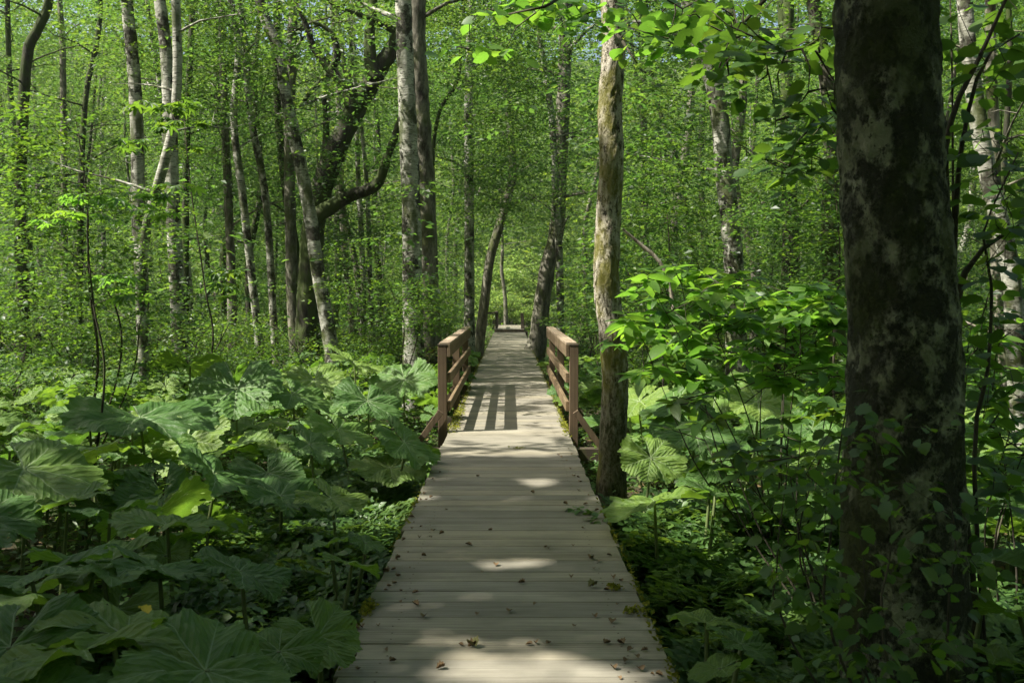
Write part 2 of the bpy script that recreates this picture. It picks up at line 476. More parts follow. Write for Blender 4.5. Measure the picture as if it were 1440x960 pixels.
M['butter'] = butter_mat()

def plain(name, c1, c2, sc=8, rough=.8, tw=0):
    m, t, out = mat(name)
    tc = N(t, "ShaderNodeTexCoord").outputs['Object']
    col = mix(t, noise(t, tc, sc, 4, .6), c1, c2)
    p = N(t, "ShaderNodeBsdfPrincipled", i={'Base Color': col, 'Roughness': rough, 'Specular IOR Level': .3})
    t.links.new(p.outputs[0], out.inputs[0])
    return m
M['stalk'] = plain("leaf stalk", (.09, .13, .04), (.13, .15, .06), 6, .6)
M['brownleaf'] = plain("dry brown leaf", (.07, .045, .022), (.20, .13, .06), 40)
M['yellowleaf'] = plain("yellow leaf", (.55, .45, .05), (.45, .32, .04), 30)
M['oliveleaf'] = plain("fallen green leaf", (.09, .10, .03), (.16, .14, .05), 30)

def ground_mat():
    m, t, out = mat("forest soil")
    tc = N(t, "ShaderNodeTexCoord").outputs['Object']
    a = noise(t, tc, .9, 5, .6); b = noise(t, tc, 22, 5, .7)
    col = ramp(t, b, [(.35, (.018, .014, .008)), (.55, (.05, .038, .022)), (.7, (.10, .075, .045))])
    col = mix(t, ramp(t, a, [(.42, (0, 0, 0)), (.58, (.85, .85, .85))]), col, (.035, .055, .015))
    bp = N(t, "ShaderNodeBump", i={'Height': b, 'Strength': .8, 'Distance': .05})
    p = N(t, "ShaderNodeBsdfPrincipled", i={'Base Color': col, 'Roughness': .95, 'Specular IOR Level': .2, 'Normal': bp.outputs[0]})
    t.links.new(p.outputs[0], out.inputs[0])
    return m
M['soil'] = ground_mat()

# ------------------------------------------------------------------ ground
GZ = -0.55
def gz(x, y):
    """height of the forest floor"""
    x = np.asarray(x, float); y = np.asarray(y, float)
    side = np.clip((np.abs(x) - 1.0) / 3.0, 0, 1)
    return GZ + side * (.22 * (fbm(x * .35 + 40, y * .35 + 40) - .5)) + .05 * (fbm(x * 1.7 + 9, y * 1.7 + 9) - .5) - .12 * np.exp(-((y - 14.3) / 2.2) ** 2)
gx = np.concatenate([np.linspace(-700, -45, 14), np.linspace(-40, 40, 161), np.linspace(45, 700, 14)])
gy = np.concatenate([np.linspace(-700, -25, 12), np.linspace(-20, 90, 221), np.linspace(95, 700, 14)])
GX, GY = np.meshgrid(gx, gy)
GV = np.stack([GX, GY, gz(GX, GY)], -1).reshape(-1, 3)
nx_, ny_ = len(gx), len(gy)
ii, jj = np.meshgrid(np.arange(nx_ - 1), np.arange(ny_ - 1))
b_ = (jj * nx_ + ii).ravel()
GF = np.stack([b_, b_ + 1, b_ + nx_ + 1, b_ + nx_], -1)
g = obj("ground", mesh_data("ground", GV, GF, M['soil']))
tag(g, "dark damp forest soil with leaf litter under the plants", "ground", kind="structure")

# ------------------------------------------------------------------ boardwalk
HW = 0.695
nails = []
def deck(y0, y1, z0, hw, seed):
    rs = random.Random(seed)
    mb = MB(); y = y0; nails.clear()
    while y < y1:
        wd = rs.choice([.185, .19, .19, .195, .235, .14])
        lx = hw + rs.uniform(-.012, .014); rx = hw + rs.uniform(-.012, .014)
        rot = Euler((rad(rs.uniform(-.2, .2)), rad(rs.uniform(-.10, .10)), rad(rs.uniform(-.18, .18))))
        box(mb, ((rx - lx) / 2, y + wd / 2, z0 - .02 + rs.uniform(-.0012, .0012)), (lx + rx, wd - rs.choice([.003, .004, .005, .006, .011]), .04), rot, rs.random())
        for sx in (-.52, .52):
            for f_ in (.25, .75): nails.append((sx + rs.uniform(-.012, .012), y + wd * f_ + rs.uniform(-.01, .01), z0 + .0022))
        y += wd
    return mb, y
bw = empty("boardwalk", (0, 0, 0))
tag(bw, "long straight grey wooden plank walkway running through the forest", "boardwalk", kind="structure")
mb, ye = deck(-3.0, 44.2, 0.0, HW, 3)
obj("decking", mb.data("decking", M['plank'], smooth=False), bw)
mb = MB()
for nx0, ny0, nz0 in nails:
    if ny0 < 14:
        a_ = np.linspace(0, 2 * np.pi, 8, endpoint=False)
        mb.add(np.concatenate([np.stack([nx0 + .0055 * np.cos(a_), ny0 + .0055 * np.sin(a_), np.full(8, nz0)], -1), [[nx0, ny0, nz0 + .0012]]]), np.array([(k, (k + 1) % 8, 8) for k in range(8)]))
obj("nails", mb.data("nails", M['beam'], False), bw)
for s in (-1, 1):
    mb = MB()
    box(mb, (s * .52, 20.6, -.125), (.09, 47.2, .165), None, .4)
    obj("stringer", mb.data("stringer", M['stringer'], False), bw)
for k in range(17):
    y = -1.2 + k * 2.7
    mb = MB()
    box(mb, (0, y, -.27), (1.30, .11, .11), None, .3)
    for s in (-1, 1):
        box(mb, (s * .5, y, -.47), (.10, .10, .28), None, .3)
    obj("support", mb.data("support", M['beam'], False), bw)
# raised footbridge deck at the far end
fb = empty("footbridge", (0, 45.5, 0))
tag(fb, "far raised end of the walkway beyond a low step", "footbridge", kind="structure")
mb, _ = deck(44.35, 50.5, .14, .66, 8)
obj("decking", mb.data("decking", M['plank'], False, origin=(0, 45.5, 0)), fb)
mb = MB(); box(mb, (0, -1.18, .045), (1.34, .05, .13), None, .8)
obj("riser", mb.data("riser", M['stringer'], False), fb)
mb = MB(); box(mb, (0, 2, -.15), (1.1, 6.2, .22), None, .3)
obj("support", mb.data("support", M['beam'], False), fb)

def railing(side, y0, y1, n, h, label, z0=0.0, tops=True, rails=(.93, .62, .30), rw=.115, braces=True, post=.10):
    """posts outside the deck edge, rails on their inner face, raking braces"""
    X = side * (HW + post / 2 + .012)
    root = empty("wooden_railing", (X, y0, z0))
    tag(root, label, "railing", "brown wooden railings of the bridge")
    ys = np.linspace(0, y1 - y0, n)
    for k, y in enumerate(ys):
        mb = MB(); hh = h - (0.01 if k else 0)
        box(mb, (0, y, (hh - .32) / 2), (post, post, hh + .32), Euler((0, rad(.3 * side), 0)), .3 + .2 * k)
        p = obj("post", mb.data("post", M['post'], False), root)
        if k == 0:
            mb = MB(); box(mb, (0, y, hh + .013), (post + .008, post + .008, .022), None, .2)
            obj("post_cap", mb.data("post_cap", M['beam'], False), p)
    L = y1 - y0
    xi = -side * (post / 2 + .022)
    for k, zr in enumerate(rails):
        mb = MB(); box(mb, (xi, L / 2, zr), (.04, L + (.1 if k == 0 else .0), rw + (.03 if k == 0 else 0)), Euler((rad(.15 * (k - 1)), 0, 0)), .2 + .3 * k)
        obj("rail", mb.data("rail", M['rail'], False), root)
    if tops:
        mb = MB(); box(mb, (-side * .028, L / 2 + .06, rails[0] + .086), (.125, L + .22, .034), None, .5)
        obj("top_rail", mb.data("top_rail", M['capwood'], False), root)
    if braces:
        for k in (0, n // 2, n - 1):
            y = ys[k] - .02
            mb = MB()
            a = np.array([side * .03, y, .22]); b = np.array([side * .36, y, -.24])
            d = b - a; ang = math.atan2(d[0], -d[2])
            box(mb, (a + b) / 2 + np.array([0, -.075, 0]), (.07, .045, np.linalg.norm(d) + .06), Euler((0, -ang, 0)), .3)
            obj("brace", mb.data("brace", M['post'], False), root)
    return root
railing(-1, 11.5, 17.4, 3, .99, "brown bridge railing on the side of the twin birch trunks")
railing(1, 11.5, 17.4, 3, .99, "brown bridge railing beside the mossy brown trunk")
for y in (11.42, 14.4, 17.45):
    mb = MB(); box(mb, (0, 0, 0), (2.36, .14, .14), None, .2)
    o = obj("crossbeam", mb.data("crossbeam", M['beam'], False), bw, (0, y, -.245))
# far railing posts
for i, (px, base, top, lb) in enumerate(((699, 466, 438, "far thin railing with top bar at the step of the walkway"), (735.5, 466, 440, "far dark lone post by the step of the walkway"))):
    p = W(px, base, 44.6)
    if i == 0:
        root = empty("wooden_railing", (p[0], 44.6, 0)); tag(root, lb, "railing")
        for yy in (0, 2.6):
            mb = MB(); box(mb, (0, yy, .33), (.11, .11, 1.0), None, .2); obj("post", mb.data("post", M['beam'], False), root)
        mb = MB(); box(mb, (-.04, 1.3, .87), (.14, 3.0, .07), None, .2); obj("top_rail", mb.data("top_rail", M['beam'], False), root)
        mb = MB(); box(mb, (-.32, -.2, .85), (.6, .09, .07), None, .2); obj("side_rail", mb.data("side_rail", M['beam'], False), root)
    else:
        mb = MB(); box(mb, (0, 0, .25), (.15, .15, 1.2), Euler((0, rad(-2), 0)), .2)
        box(mb, (.06, 0, -.15), (.34, .3, .35), None, .2)
        o = obj("wooden_post", mb.data("wooden_post", M['beam'], False), None, (p[0], 44.6, 0)); tag(o, lb, "post")

# ------------------------------------------------------------------ where the sun gets through (measured on the photo's deck)
def deckxy(px, py): 
    D = CH * FPX / (py - HY); return (px - CX) / FPX * D, D
PATCH = []
for px, py, wpx, hpx in ((762, 678, 80, 15), (732, 700, 62, 9), (725, 792, 150, 15), (627, 807, 42, 9), (830, 816, 52, 12), (571, 854, 112, 17), (665, 846, 40, 7),
                         (639, 893, 36, 12), (702, 899, 46, 14), (582, 899, 54, 18), (601, 949, 84, 16), (714, 953, 110, 16), (552, 926, 60, 12), (908, 942, 44, 14), (800, 799, 56, 10),
                         (713, 618, 70, 9), (655, 672, 40, 6), (800, 735, 44, 8), (608, 700, 46, 7), (560, 948, 50, 20), (770, 905, 46, 10), (660, 925, 60, 8), (840, 700, 30, 8), (690, 835, 60, 6), (640, 780, 60, 5), (750, 640, 90, 6), (670, 640, 60, 4), (860, 850, 40, 8), (720, 930, 60, 9), (660, 955, 60, 9), (830, 950, 50, 9), (795, 880, 36, 7), (640, 730, 40, 5)):
    x, y = deckxy(px, py); ppm = FPX / y
    ry = (hpx / 2) * y * y / (CH * FPX)
    PATCH.append((x, y, wpx / 2 / ppm * 1.05, max(ry * 1.15, .06)))
def in_patch(x, y):
    m = np.zeros(len(x), bool)
    wob = (fbm(x * 5 + 3, y * 5 + 7) - .5) * 1.1
    for a, b, rx, ry in PATCH:
        m |= ((x - a) / (rx + .05)) ** 2 + ((y - b) / (ry + .055)) ** 2 < 1 + wob
    return m
def sunL(x, y):
    L = np.full(len(x), .50)
    def st(m, v): L[m] = v
    st((y < 9.0), .05)
    st((x < -.75) & (y >= 6.6) & (y < 9.6), .68)
    st((x < -1.2) & (y >= 4.6) & (y < 6.6), .36)
    st((x < -1.2) & (y >= 3) & (y < 4.6), .10)
    st((x < -.75) & (x > -2) & (y >= 5.8) & (y < 9.2), .55)
    st((x < -.75) & (y >= 9.2) & (y < 17), .90)
    st((np.abs(x) <= .75) & (y < 11.2), .17)
    st((np.abs(x) <= .75) & (y >= 11.2) & (y < 15.2), .58)
    st((np.abs(x) <= .9) & (y >= 15.2) & (y < 45), .50)
    st((x > .75) & (y > 6.0) & (y < 13) & (x < 9), .85)
    st((x > .75) & (y > 5.2) & (y <= 6.0), .65)
    st((x > 5.0) & (y > 4) & (y < 9), .45)
    st((y > 8.55) & (y < 9.25) & (x > .75) & (x < 1.75), .10)
    st((y > 8.45) & (y < 9.35) & (x >= 1.75) & (x < 4.4), .93)
    st((y > 17.4) & (y < 18.6) & (x > -1.2) & (x < 3.0), .80)
    st((y > 14.2) & (y < 15.8) & (x > 3.5) & (x < 8.0), .8)
    st((y > 30), .76)
    st((x > 1.6) & (x < 4.8) & (y > 3.9) & (y < 4.9), .01)
    st((y > 43) & (y < 51) & (np.abs(x) < 1.5), .15)
    st((y > 51) & (np.abs(x) < 7), .98)
    return L
def beam(x, y):
    n = cdf(fbm(x * 1.5 + 20, y * 1.5 + 20))
    lo = cdf(fbm(x * .30 + 60, y * .30 + 60))
    n = np.where((y > 17) & (np.abs(x) > 1) & ~((y > 43) & (np.abs(x) < 7)), .42 * n + .58 * lo, n)
    return (n > 1 - sunL(x, y)) | in_patch(x, y)
def gproj(Pn):
    t = Pn[:, 2] / SUN.z
    return Pn[:, 0] - SUN.x * t, Pn[:, 1] - SUN.y * t

# ------------------------------------------------------------------ trees
TREES = []     # dict(root, x, y, tall, near)
def limbs(mb, C, r, h0, h1, n, rs, spread=(1.2, 2.8), up=.5, a=.5):
    """side limbs with twigs leaving the trunk curve C (array of points)"""
    z = C[:, 2]
    for _ in range(n):
        hz = rs.uniform(h0, h1)
        k = int(np.argmin(abs(z - hz))); p = C[k]
        az = rs.uniform(0, 6.28); L = rs.uniform(*spread)
        d = np.array([math.cos(az), math.sin(az), 0])
        u = rs.uniform(.1, up)
        q = [p, p + d * L * .35 + np.array([0, 0, L * .35 * u * 1.3]), p + d * L * .7 + np.array([rs.uniform(-.15, .15) * L, rs.uniform(-.15, .15) * L, L * .75 * u]), p + d * L + np.array([0, 0, L * u * rs.uniform(.8, 1.5)])]
        rl = r * rs.uniform(.16, .34)
        tube(mb, q, [rl, rl * .65, rl * .4, rl * .15], 5, .35, a=a)
        for j in range(2):
            m = q[1] * (1 - j * .5) + q[2] * (j * .5) + (q[2] - q[1]) * .3
            e = m + np.array([rs.uniform(-.6, .6), rs.uniform(-.6, .6), rs.uniform(-.1, .5)]) * L * .4
            tube(mb, [m, (m + e) / 2 + np.array([0, 0, .05]), e], [rl * .4, rl * .28, rl * .1], 4, .4, a=a)

def tree(path, radii, bk, label, cat="tree", group=None, seg=12, step=.22, rough=.06, flare=.5, nl=6, lz=(3, 10), extra=(), tall=True, name="forest_tree", top=None, disp=0.0, dsc=.06):
    """path: world points from the base up; it is carried on to the top of the crown"""
    path = [np.asarray(p, float) for p in path]
    base = path[0].copy()
    b = base.copy(); b[2] = float(gz(b[0], b[1])) - .12
    if base[2] - b[2] > .05: path = [b + (base - b) * 0.0] + path
    else: path[0] = b
    top = top or R.uniform(12.5, 16.5)
    rs = random.Random(hash((round(base[0] * 100), round(base[1] * 100))) & 0xffff)
    if path[-1][2] < top - 1:
        d = path[-1] - path[-2]; d = d / max(d[2], .3); d[:2] = np.clip(d[:2], -.25, .25)
        last = path[-1]; z = last[2]; rl = radii[-1]
        while z < top:
            z2 = min(z + 3.0, top); d[:2] = d[:2] * .6 + np.array([rs.uniform(-.08, .08), rs.uniform(-.08, .08)])
            last = last + d * (z2 - z); last[2] = z2; path.append(last.copy()); z = z2
            rl *= .72 if z < top - .1 else .4
            radii = list(radii) + [rl]
    if len(radii) < len(path): radii = [radii[0]] * (len(path) - len(radii)) + list(radii)
    root = empty(name, (b[0], b[1], b[2] + .12))
    tag(root, label, cat, group)
    mb = MB()
    tube(mb, path, radii, seg, step, rough, flare, disp=disp, dsc=dsc)
    C, _ = catmull(path, .3)
    if nl: limbs(mb, C, radii[0], lz[0], lz[1], nl, rs)
    for q, rq in extra:
        tube(mb, q, rq, 12, .07, .04, disp=.016, dsc=.07)
    obj("trunk", mb.data("trunk", M[bk], origin=(b[0], b[1], b[2] + .12)), root)
    TREES.append(dict(root=root, x=b[0], y=b[1], tall=tall, C=C, top=top))
    return root

def pt(D, pts, bend=0.0):
    return [W(px, py, D + bend * k) for k, (px, py) in enumerate(pts)]

ZONES = [(175, "left of the bright birches"), (300, "behind the bright birches"), (425, "between bright birches and crooked tree"), (560, "behind the crooked dark tree"), (620, "behind the twin trunks"),
         (717, "between twin trunks and walkway"), (845, "between walkway and sunlit trunk"), (1030, "between sunlit trunk and leaning birch"), (1190, "between leaning birch and huge trunk"), (1355, "behind the huge trunk"), (9999, "right of the huge trunk")]
def zone(x, y):
    px = CX + x / y * FPX
    return next(n for lim, n in ZONES if px < lim)
G_BG = "slim trees deep in the forest"
# big near trunk on the right
TA = tree(pt(4.3, [(1290, 1090), (1280, 960), (1276, 700), (1278, 480), (1262, 250), (1252, 0), (1245, -350)]), [.30, .262, .25, .228, .215, .212, .20], 'lichen',
     "huge dark trunk in the near right with grey lichen and black moss plates", seg=110, step=.028, rough=.008, flare=.25, nl=5, lz=(6, 11), disp=.016, dsc=.035)
# mossy sunlit trunk beside the deck
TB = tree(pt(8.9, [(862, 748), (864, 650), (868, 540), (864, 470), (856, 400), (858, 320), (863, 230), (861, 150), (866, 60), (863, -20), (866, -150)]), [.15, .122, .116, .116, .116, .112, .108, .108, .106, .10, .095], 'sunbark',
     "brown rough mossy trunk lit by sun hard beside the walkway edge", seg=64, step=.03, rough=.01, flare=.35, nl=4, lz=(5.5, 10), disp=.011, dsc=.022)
# twin trunks left of the bridge
TC = tree(pt(18.0, [(586, 575), (582, 450), (580, 300), (574, 150), (569, 0)]), [.22, .18, .168, .16, .15], 'birch',
     "white front birch of the twin trunks by the railing", seg=32, step=.06, rough=.02, name="birch_tree", nl=7, lz=(6, 11), disp=.014, dsc=.06)
TC2 = tree(pt(18.6, [(607, 580), (604, 450), (600, 300), (592, 150), (588, 0)]), [.25, .21, .19, .18, .165], 'greybark',
     "grey brown rear trunk of the twin trunks by the railing", seg=32, step=.06, rough=.02, name="forest_tree", nl=7, lz=(5, 11), disp=.02, dsc=.06)
# birches on the left
tree(pt(19, [(206, 560), (203, 450), (197, 300), (193, 150), (186, 60), (180, 0)]), [.15, .125, .12, .118, .115, .11], 'birch', "white birch, thinner leftmost of the two bright birches", name="birch_tree", seg=16, step=.15, nl=6, lz=(6, 11), rough=.05)
tree(pt(18, [(257, 560), (253, 450), (245, 300), (240, 150), (234, 60), (226, 0)]), [.16, .14, .125, .12, .11, .105], 'birch', "speckled pale birch right of the thinner bright birch", name="birch_tree", seg=16, step=.15, nl=6, lz=(6, 11), rough=.05)
# crooked dark tree
D = 21.0
ex = [(pt(D - .2, [(446, 304), (490, 277), (530, 260), (547, 217), (563, 173), (575, 120)], -.1), [.17, .14, .12, .09, .07, .04]),
      (pt(D - .1, [(497, 150), (490, 125), (467, 100), (443, 68), (433, 40), (420, 10)], -.05), [.17, .14, .10, .08, .06, .04]),
      (pt(D - .4, [(467, 98), (476, 75), (466, 45), (440, 30)], -.05), [.08, .07, .05, .03]),
      (pt(D - .2, [(528, 112), (522, 80), (521, 45), (526, 0), (520, -60)], .05), [.16, .13, .11, .09, .06]),
      (pt(D - .5, [(422, 150), (440, 128), (462, 105)]), [.035, .05, .06]),
      (pt(D + .3, [(458, 240), (460, 190), (457, 130)]), [.10, .07, .05])]
tree(pt(D, [(432, 560), (435, 450), (442, 320), (462, 240), (498, 160), (530, 105), (556, 62), (585, 0)]), [.28, .25, .24, .22, .21, .18, .16, .12], 'darkbark',
     "dark crooked mossy tree with a sideways elbow limb", seg=26, step=.07, rough=.04, nl=6, lz=(7, 12), extra=ex, disp=.03, dsc=.09)
# leaning birch in front of it
tree(pt(19.5, [(472, 560), (466, 480), (450, 390), (437, 300), (417, 200), (403, 133), (392, 67), (367, 0)]), [.15, .14, .13, .125, .12, .115, .11, .10], 'birch', "spotted birch leaning left in front of the crooked tree", name="birch_tree", seg=16, step=.15, rough=.06, nl=7, lz=(4, 10))
tree(pt(22, [(420, 540), (412, 400), (408, 200), (412, 67), (416, 0)]), [.15, .13, .12, .11, .10], 'greybark', "grey upright trunk crossing behind the leaning birch", nl=7, lz=(4, 10))
mids = [
 (23, [(327, 540), (327, 413), (322, 280), (316, 130), (312, 0)], .105, 'greybark', "straight grey trunk between the bright birches and leaning birch"),
 (21, [(368, 560), (365, 480), (343, 280), (330, 170), (337, 70), (326, 0)], .085, 'birch', "thin wavy birch left of the leaning birch"),
 (22, [(390, 540), (387, 470), (375, 280), (355, 170), (345, 60), (335, -20)], .085, 'birch', "thin pale birch with a curve, next to the leaning birch"),
 (24, [(262, 520), (262, 300), (266, 140), (272, 0)], .085, 'darkbark', "dark slender trunk just behind the speckled pale birch"),
 (26, [(112, 520), (115, 260), (122, 135), (137, 60), (142, 0)], .08, 'darkbark', "dark thin trunk kinked to the right, far left"),
 (30, [(92, 510), (90, 130), (85, 0)], .09, 'greybark', "thin grey trunk behind the kinked one, far left"),
 (22, [(40, 545), (30, 300), (38, 90), (55, 40), (72, -10)], .12, 'darkbark', "dark trunk bending right at the far left edge"),
 (28, [(661, 520), (661, 450), (661, 300), (660, 150), (664, 0)], .15, 'birch', "straight pale birch above the near end of the far walkway, left side"),
 (31, [(672, 500), (676, 470), (682, 426), (690, 363), (702, 322), (719, 262), (722, 233), (715, 147), (702, 60)], .16, 'greybark', "slender leaning grey trunk bowing over the walkway from the left"),
 (30, [(752, 500), (758, 470), (763, 426), (771, 374), (784, 322), (789, 230), (793, 150), (797, 13)], .26, 'greybark', "stout grey trunk leaning slightly right of the far walkway"),
 (29, [(791, 520), (789, 430), (787, 350), (783, 283), (777, 167), (767, 100), (753, 0)], .11, 'birch', "thin speckled trunk crossing the stout one right of the walkway"),
 (25, [(612, 540), (611, 300), (610, 233), (613, 187), (622, 150), (645, 112), (650, 43), (655, 0)], .055, 'darkbark', "very thin dark wavy stem between birch and walkway"),
 (53, [(712, 473), (711, 420), (706, 380), (707, 350)], .10, 'greybark', "small curved trunk standing at the far end of the walkway"),
 (16.5, [(1040, 600), (1036, 480), (1033, 362), (1021, 242), (1009, 133), (985, 60), (972, 10)], .175, 'birch', "white and black birch leaning left on the right side"),
 (20, [(1122, 540), (1118, 400), (1114, 262), (1108, 140), (1100, 0)], .12, 'darkbark', "dark trunk between the leaning birch and the huge trunk"),
 (10.5, [(1445, 640), (1432, 520), (1424, 383), (1388, 225), (1372, 120), (1359, 0)], .10, 'birch', "pale birch leaning left behind the stems at the right edge"),
 (14, [(1420, 560), (1405, 400), (1400, 200), (1395, 0)], .085, 'greybark', "grey trunk behind the leaning birch at the right edge"),
 (24, [(990, 520), (985, 400), (970, 330), (958, 240), (930, 160), (915, 80)], .06, 'darkbark', "thin dark bent stem right of the mossy sunlit trunk"),
 (30, [(912, 500), (908, 300), (905, 100), (900, 0)], .10, 'greybark', "straight grey stem just right of the mossy sunlit trunk"),
 (27, [(1170, 520), (1172, 350), (1160, 150), (1150, 0)], .10, 'greybark', "grey stem close to the huge trunk, its left side"),
 (26, [(510, 530), (512, 400), (505, 250), (500, 100)], .075, 'birch', "thin pale stem between crooked tree and twin trunks"),
 (24, [(528, 530), (522, 400), (518, 280), (512, 200)], .06, 'birch', "second thin pale stem near the twin trunks"),
]
for D, pts, r, bk, lb in mids:
    tree(pt(D, pts), [r * 1.15] + [r * (1 - .35 * k / len(pts)) for k in range(len(pts) - 1)], bk, lb, seg=14, step=.2, rough=.07, nl=8, lz=(3.0, 10), name="birch_tree" if bk == 'birch' else "forest_tree")
# background trees
occ = [(t['x'], t['y']) for t in TREES]
pts = []
tries = 0
while len(pts) < 118 and tries < 20000:
    tries += 1
    y = R.uniform(15, 66); x = R.uniform(-.60 * y - 2, .60 * y + 2)
    if abs(x) < 1.9 + .02 * y and y < 66: continue
    if y < 22 and -3 < x < 3.5: continue
    sp = 1.5 if y < 35 else 2.0
    if min((x - a) ** 2 + (y - b) ** 2 for a, b in occ) < sp * sp: continue
    pts.append((x, y)); occ.append((x, y))
for x, y in pts:
    rs = random.Random(int(x * 1000 + y * 77))
    r = rs.choice([.05, .06, .08, .10, .12, .15]) * rs.uniform(.9, 1.15)
    bk = rs.choice(['birch', 'greybark', 'greybark', 'darkbark', 'darkbark'])
    lean = (rs.uniform(-.10, .10), rs.uniform(-.06, .06))
    H = [0, 2.2, 4.5, 7, 10]
    P = [np.array([x + lean[0] * h + (rs.uniform(-.22, .22) if h else 0), y + lean[1] * h, (GZ if h == 0 else 0) + h]) for h in H]
    kn = {'birch': 'pale birch', 'greybark': 'grey tree', 'darkbark': 'dark tree'}[bk]
    kind = ("thick " if r > .115 else "slim ") + kn + (" in nearer wood, " if y < 30 else " in middle wood, " if y < 46 else " in farthest wood, ") + zone(x, y)
    tree(P, [r * 1.1, r, r * .9, r * .8, r * .65], bk, kind, group=("pale birches " if bk == 'birch' else kn + "s ") + zone(x, y),
         seg=9, step=.4, rough=.05, flare=.4, nl=7, lz=(2.2, 10), name="birch_tree" if bk == 'birch' else "forest_tree")
NVIS = len(TREES)
# tall trees added outside the frame so their crowns shade the near walkway
for x, y in ((-9, 3), (-16, 6), (-13, -4), (-5.5, -6), (-20, 14), (7, -3), (9, 6), (-26, 2), (-24, 24), (0.5, -9), (14, 14), (-30, 36)):
    r = .2
    P = [np.array([x + R.uniform(-.1, .1) * h, y + R.uniform(-.05, .05) * h, (GZ if h == 0 else 0) + h]) for h in (0, 3, 6, 10)]
    tree(P, [r * 1.1, r, r * .9, r * .7], 'greybark', "added tall grey tree out of frame whose crown shades the near boards", group="added shade trees out of frame around the near walkway", seg=10, step=.5, rough=.05, nl=8, lz=(7, 12), name="added_shade_tree")

# ------------------------------------------------------------------ crowns: leaf sprays over the whole wood, each given to its nearest tree
tx = np.array([t['x'] for t in TREES]); ty = np.array([t['y'] for t in TREES])
TOPX = []
def tree_xy_at(z):
    """trunk x,y of every tree at height z (leaning trunks carry their crowns)"""
    o = np.empty((len(TREES), 2))
    for k, t in enumerate(TREES):
        C = t['C']; j = int(np.argmin(abs(C[:, 2] - z))); o[k] = C[j, :2]
    return o
AX = {z: tree_xy_at(z) for z in (3, 6, 10, 14)}
def nearest(P):
    out = np.zeros(len(P), int)
    zb = np.array([3, 6, 10, 14])
    zi = np.argmin(abs(P[:, 2][:, None] - zb[None]), axis=1)
    for k, z in enumerate(zb):
        m = np.where(zi == k)[0]
        A = AX[int(z)]
        for s in range(0, len(m), 20000):
            q = m[s:s + 20000]
            d = (P[q, 0][:, None] - A[None, :, 0]) ** 2 + (P[q, 1][:, None] - A[None, :, 1]) ** 2
            out[q] = np.argmin(d, axis=1)
    return out

POOL = {k: [] for k in ('canopy', 'under')}
def sprays(C, nleaf, rad_, flat, size, kind, tilt=.4, carve=1.0, crit=False):
    """C: cluster centres; leaves in flattened sprays around them, carved where the sun gets through"""
    m = len(C)
    idx = np.repeat(np.arange(m), nleaf)
    n = len(idx)
    cv = RN.uniform(0, 1, m) * .6 + .4 * cdf(fbm(C[:, 0] * .3 + C[:, 1] * .25, C[:, 2] * .45 + 31))
    az = RN.uniform(0, 2 * np.pi, n); q = np.sqrt(RN.uniform(0, 1, n)) * np.repeat(rad_, nleaf)
    tz = RN.normal(0, 1, n) * flat * np.repeat(rad_, nleaf)
    sx = RN.normal(0, .18, (m, 2))           # every spray has its own slope
    P = C[idx] + np.stack([np.cos(az) * q, np.sin(az) * q, tz + (np.cos(az) * sx[idx, 0] + np.sin(az) * sx[idx, 1]) * q - .12 * q], -1)
    gxp, gyp = gproj(P)
    bm = beam(gxp, gyp)
    if crit:
        cr = ((np.abs(gxp) < .85) & (gyp < 16)) | ((gyp > 6) & (gyp < 20) & (gxp < -.7) & (gxp > -9)) | ((gyp > 5.5) & (gyp < 13) & (gxp > .7) & (gxp < 9))
        kill = bm & cr & (P[:, 2] > 1.3) & (RN.random(n) < carve)
        kill |= (np.abs(gxp - .5) < 4.5) & (gyp > 46) & (gyp < 66) & (P[:, 2] > 3.5) & (RN.random(n) < .85)
        # keep the walkway free
        kill |= (np.abs(P[:, 0]) < 1.0 + .0 * P[:, 2]) & (P[:, 2] < 3.6) & (P[:, 1] < 46)
    else:
        kill = bm & ((RN.random(n) < carve) | in_patch(gxp, gyp))
    kp = ~kill
    P = P[kp]; az = az[kp] + RN.normal(0, .7, kp.sum()); idx2 = idx[kp]
    B = leaf_basis(len(P), az, tilt)
    S = size * RN.uniform(.7, 1.3, len(P))
    v = np.clip(.5 + .50 * (cv[idx2] - .5) * 2 + RN.normal(0, .15, len(P)), 0, 1)
    POOL[kind].append((P, B, S, v, idx2, C))

# upper canopy: sampled where it shades the ground
def canopy(n, x0, x1, y0, y1, z0, z1, size, nl, r, dens):
    G = np.stack([RN.uniform(x0, x1, n), RN.uniform(y0, y1, n)], -1)
    z = RN.uniform(z0, z1, n)
    keep = RN.random(n) < dens(G[:, 0], G[:, 1])
    G = G[keep]; z = z[keep]
    C = np.stack([G[:, 0] + SUN.x / SUN.z * z, G[:, 1] + SUN.y / SUN.z * z, z], -1)
    sprays(C, nl, RN.uniform(.6, 1.4, len(C)) * r, .16, size, 'canopy', .45, carve=.985)
def dens2(x, y):
    return np.where((y < 9.3) & (y > -3), 1.0, 0.0)
def dens(x, y):
    d = np.full(len(x), .36)
    d[(y < 9.5) & (x > -14) & (x < 9)] = 1.0
    d[(y > 30)] = .42
    d[(y > 46) & (x > -7) & (x < 10)] = .02
    return d
canopy(34000, -28, 36, -12, 68, 8.8, 17.5, .20, 26, .75, dens)
canopy(7500, -5, 8, -3, 9.3, 9, 15, .21, 26, .6, dens2)  # extra dense leaf layer overhead, added to keep the near zone in shade

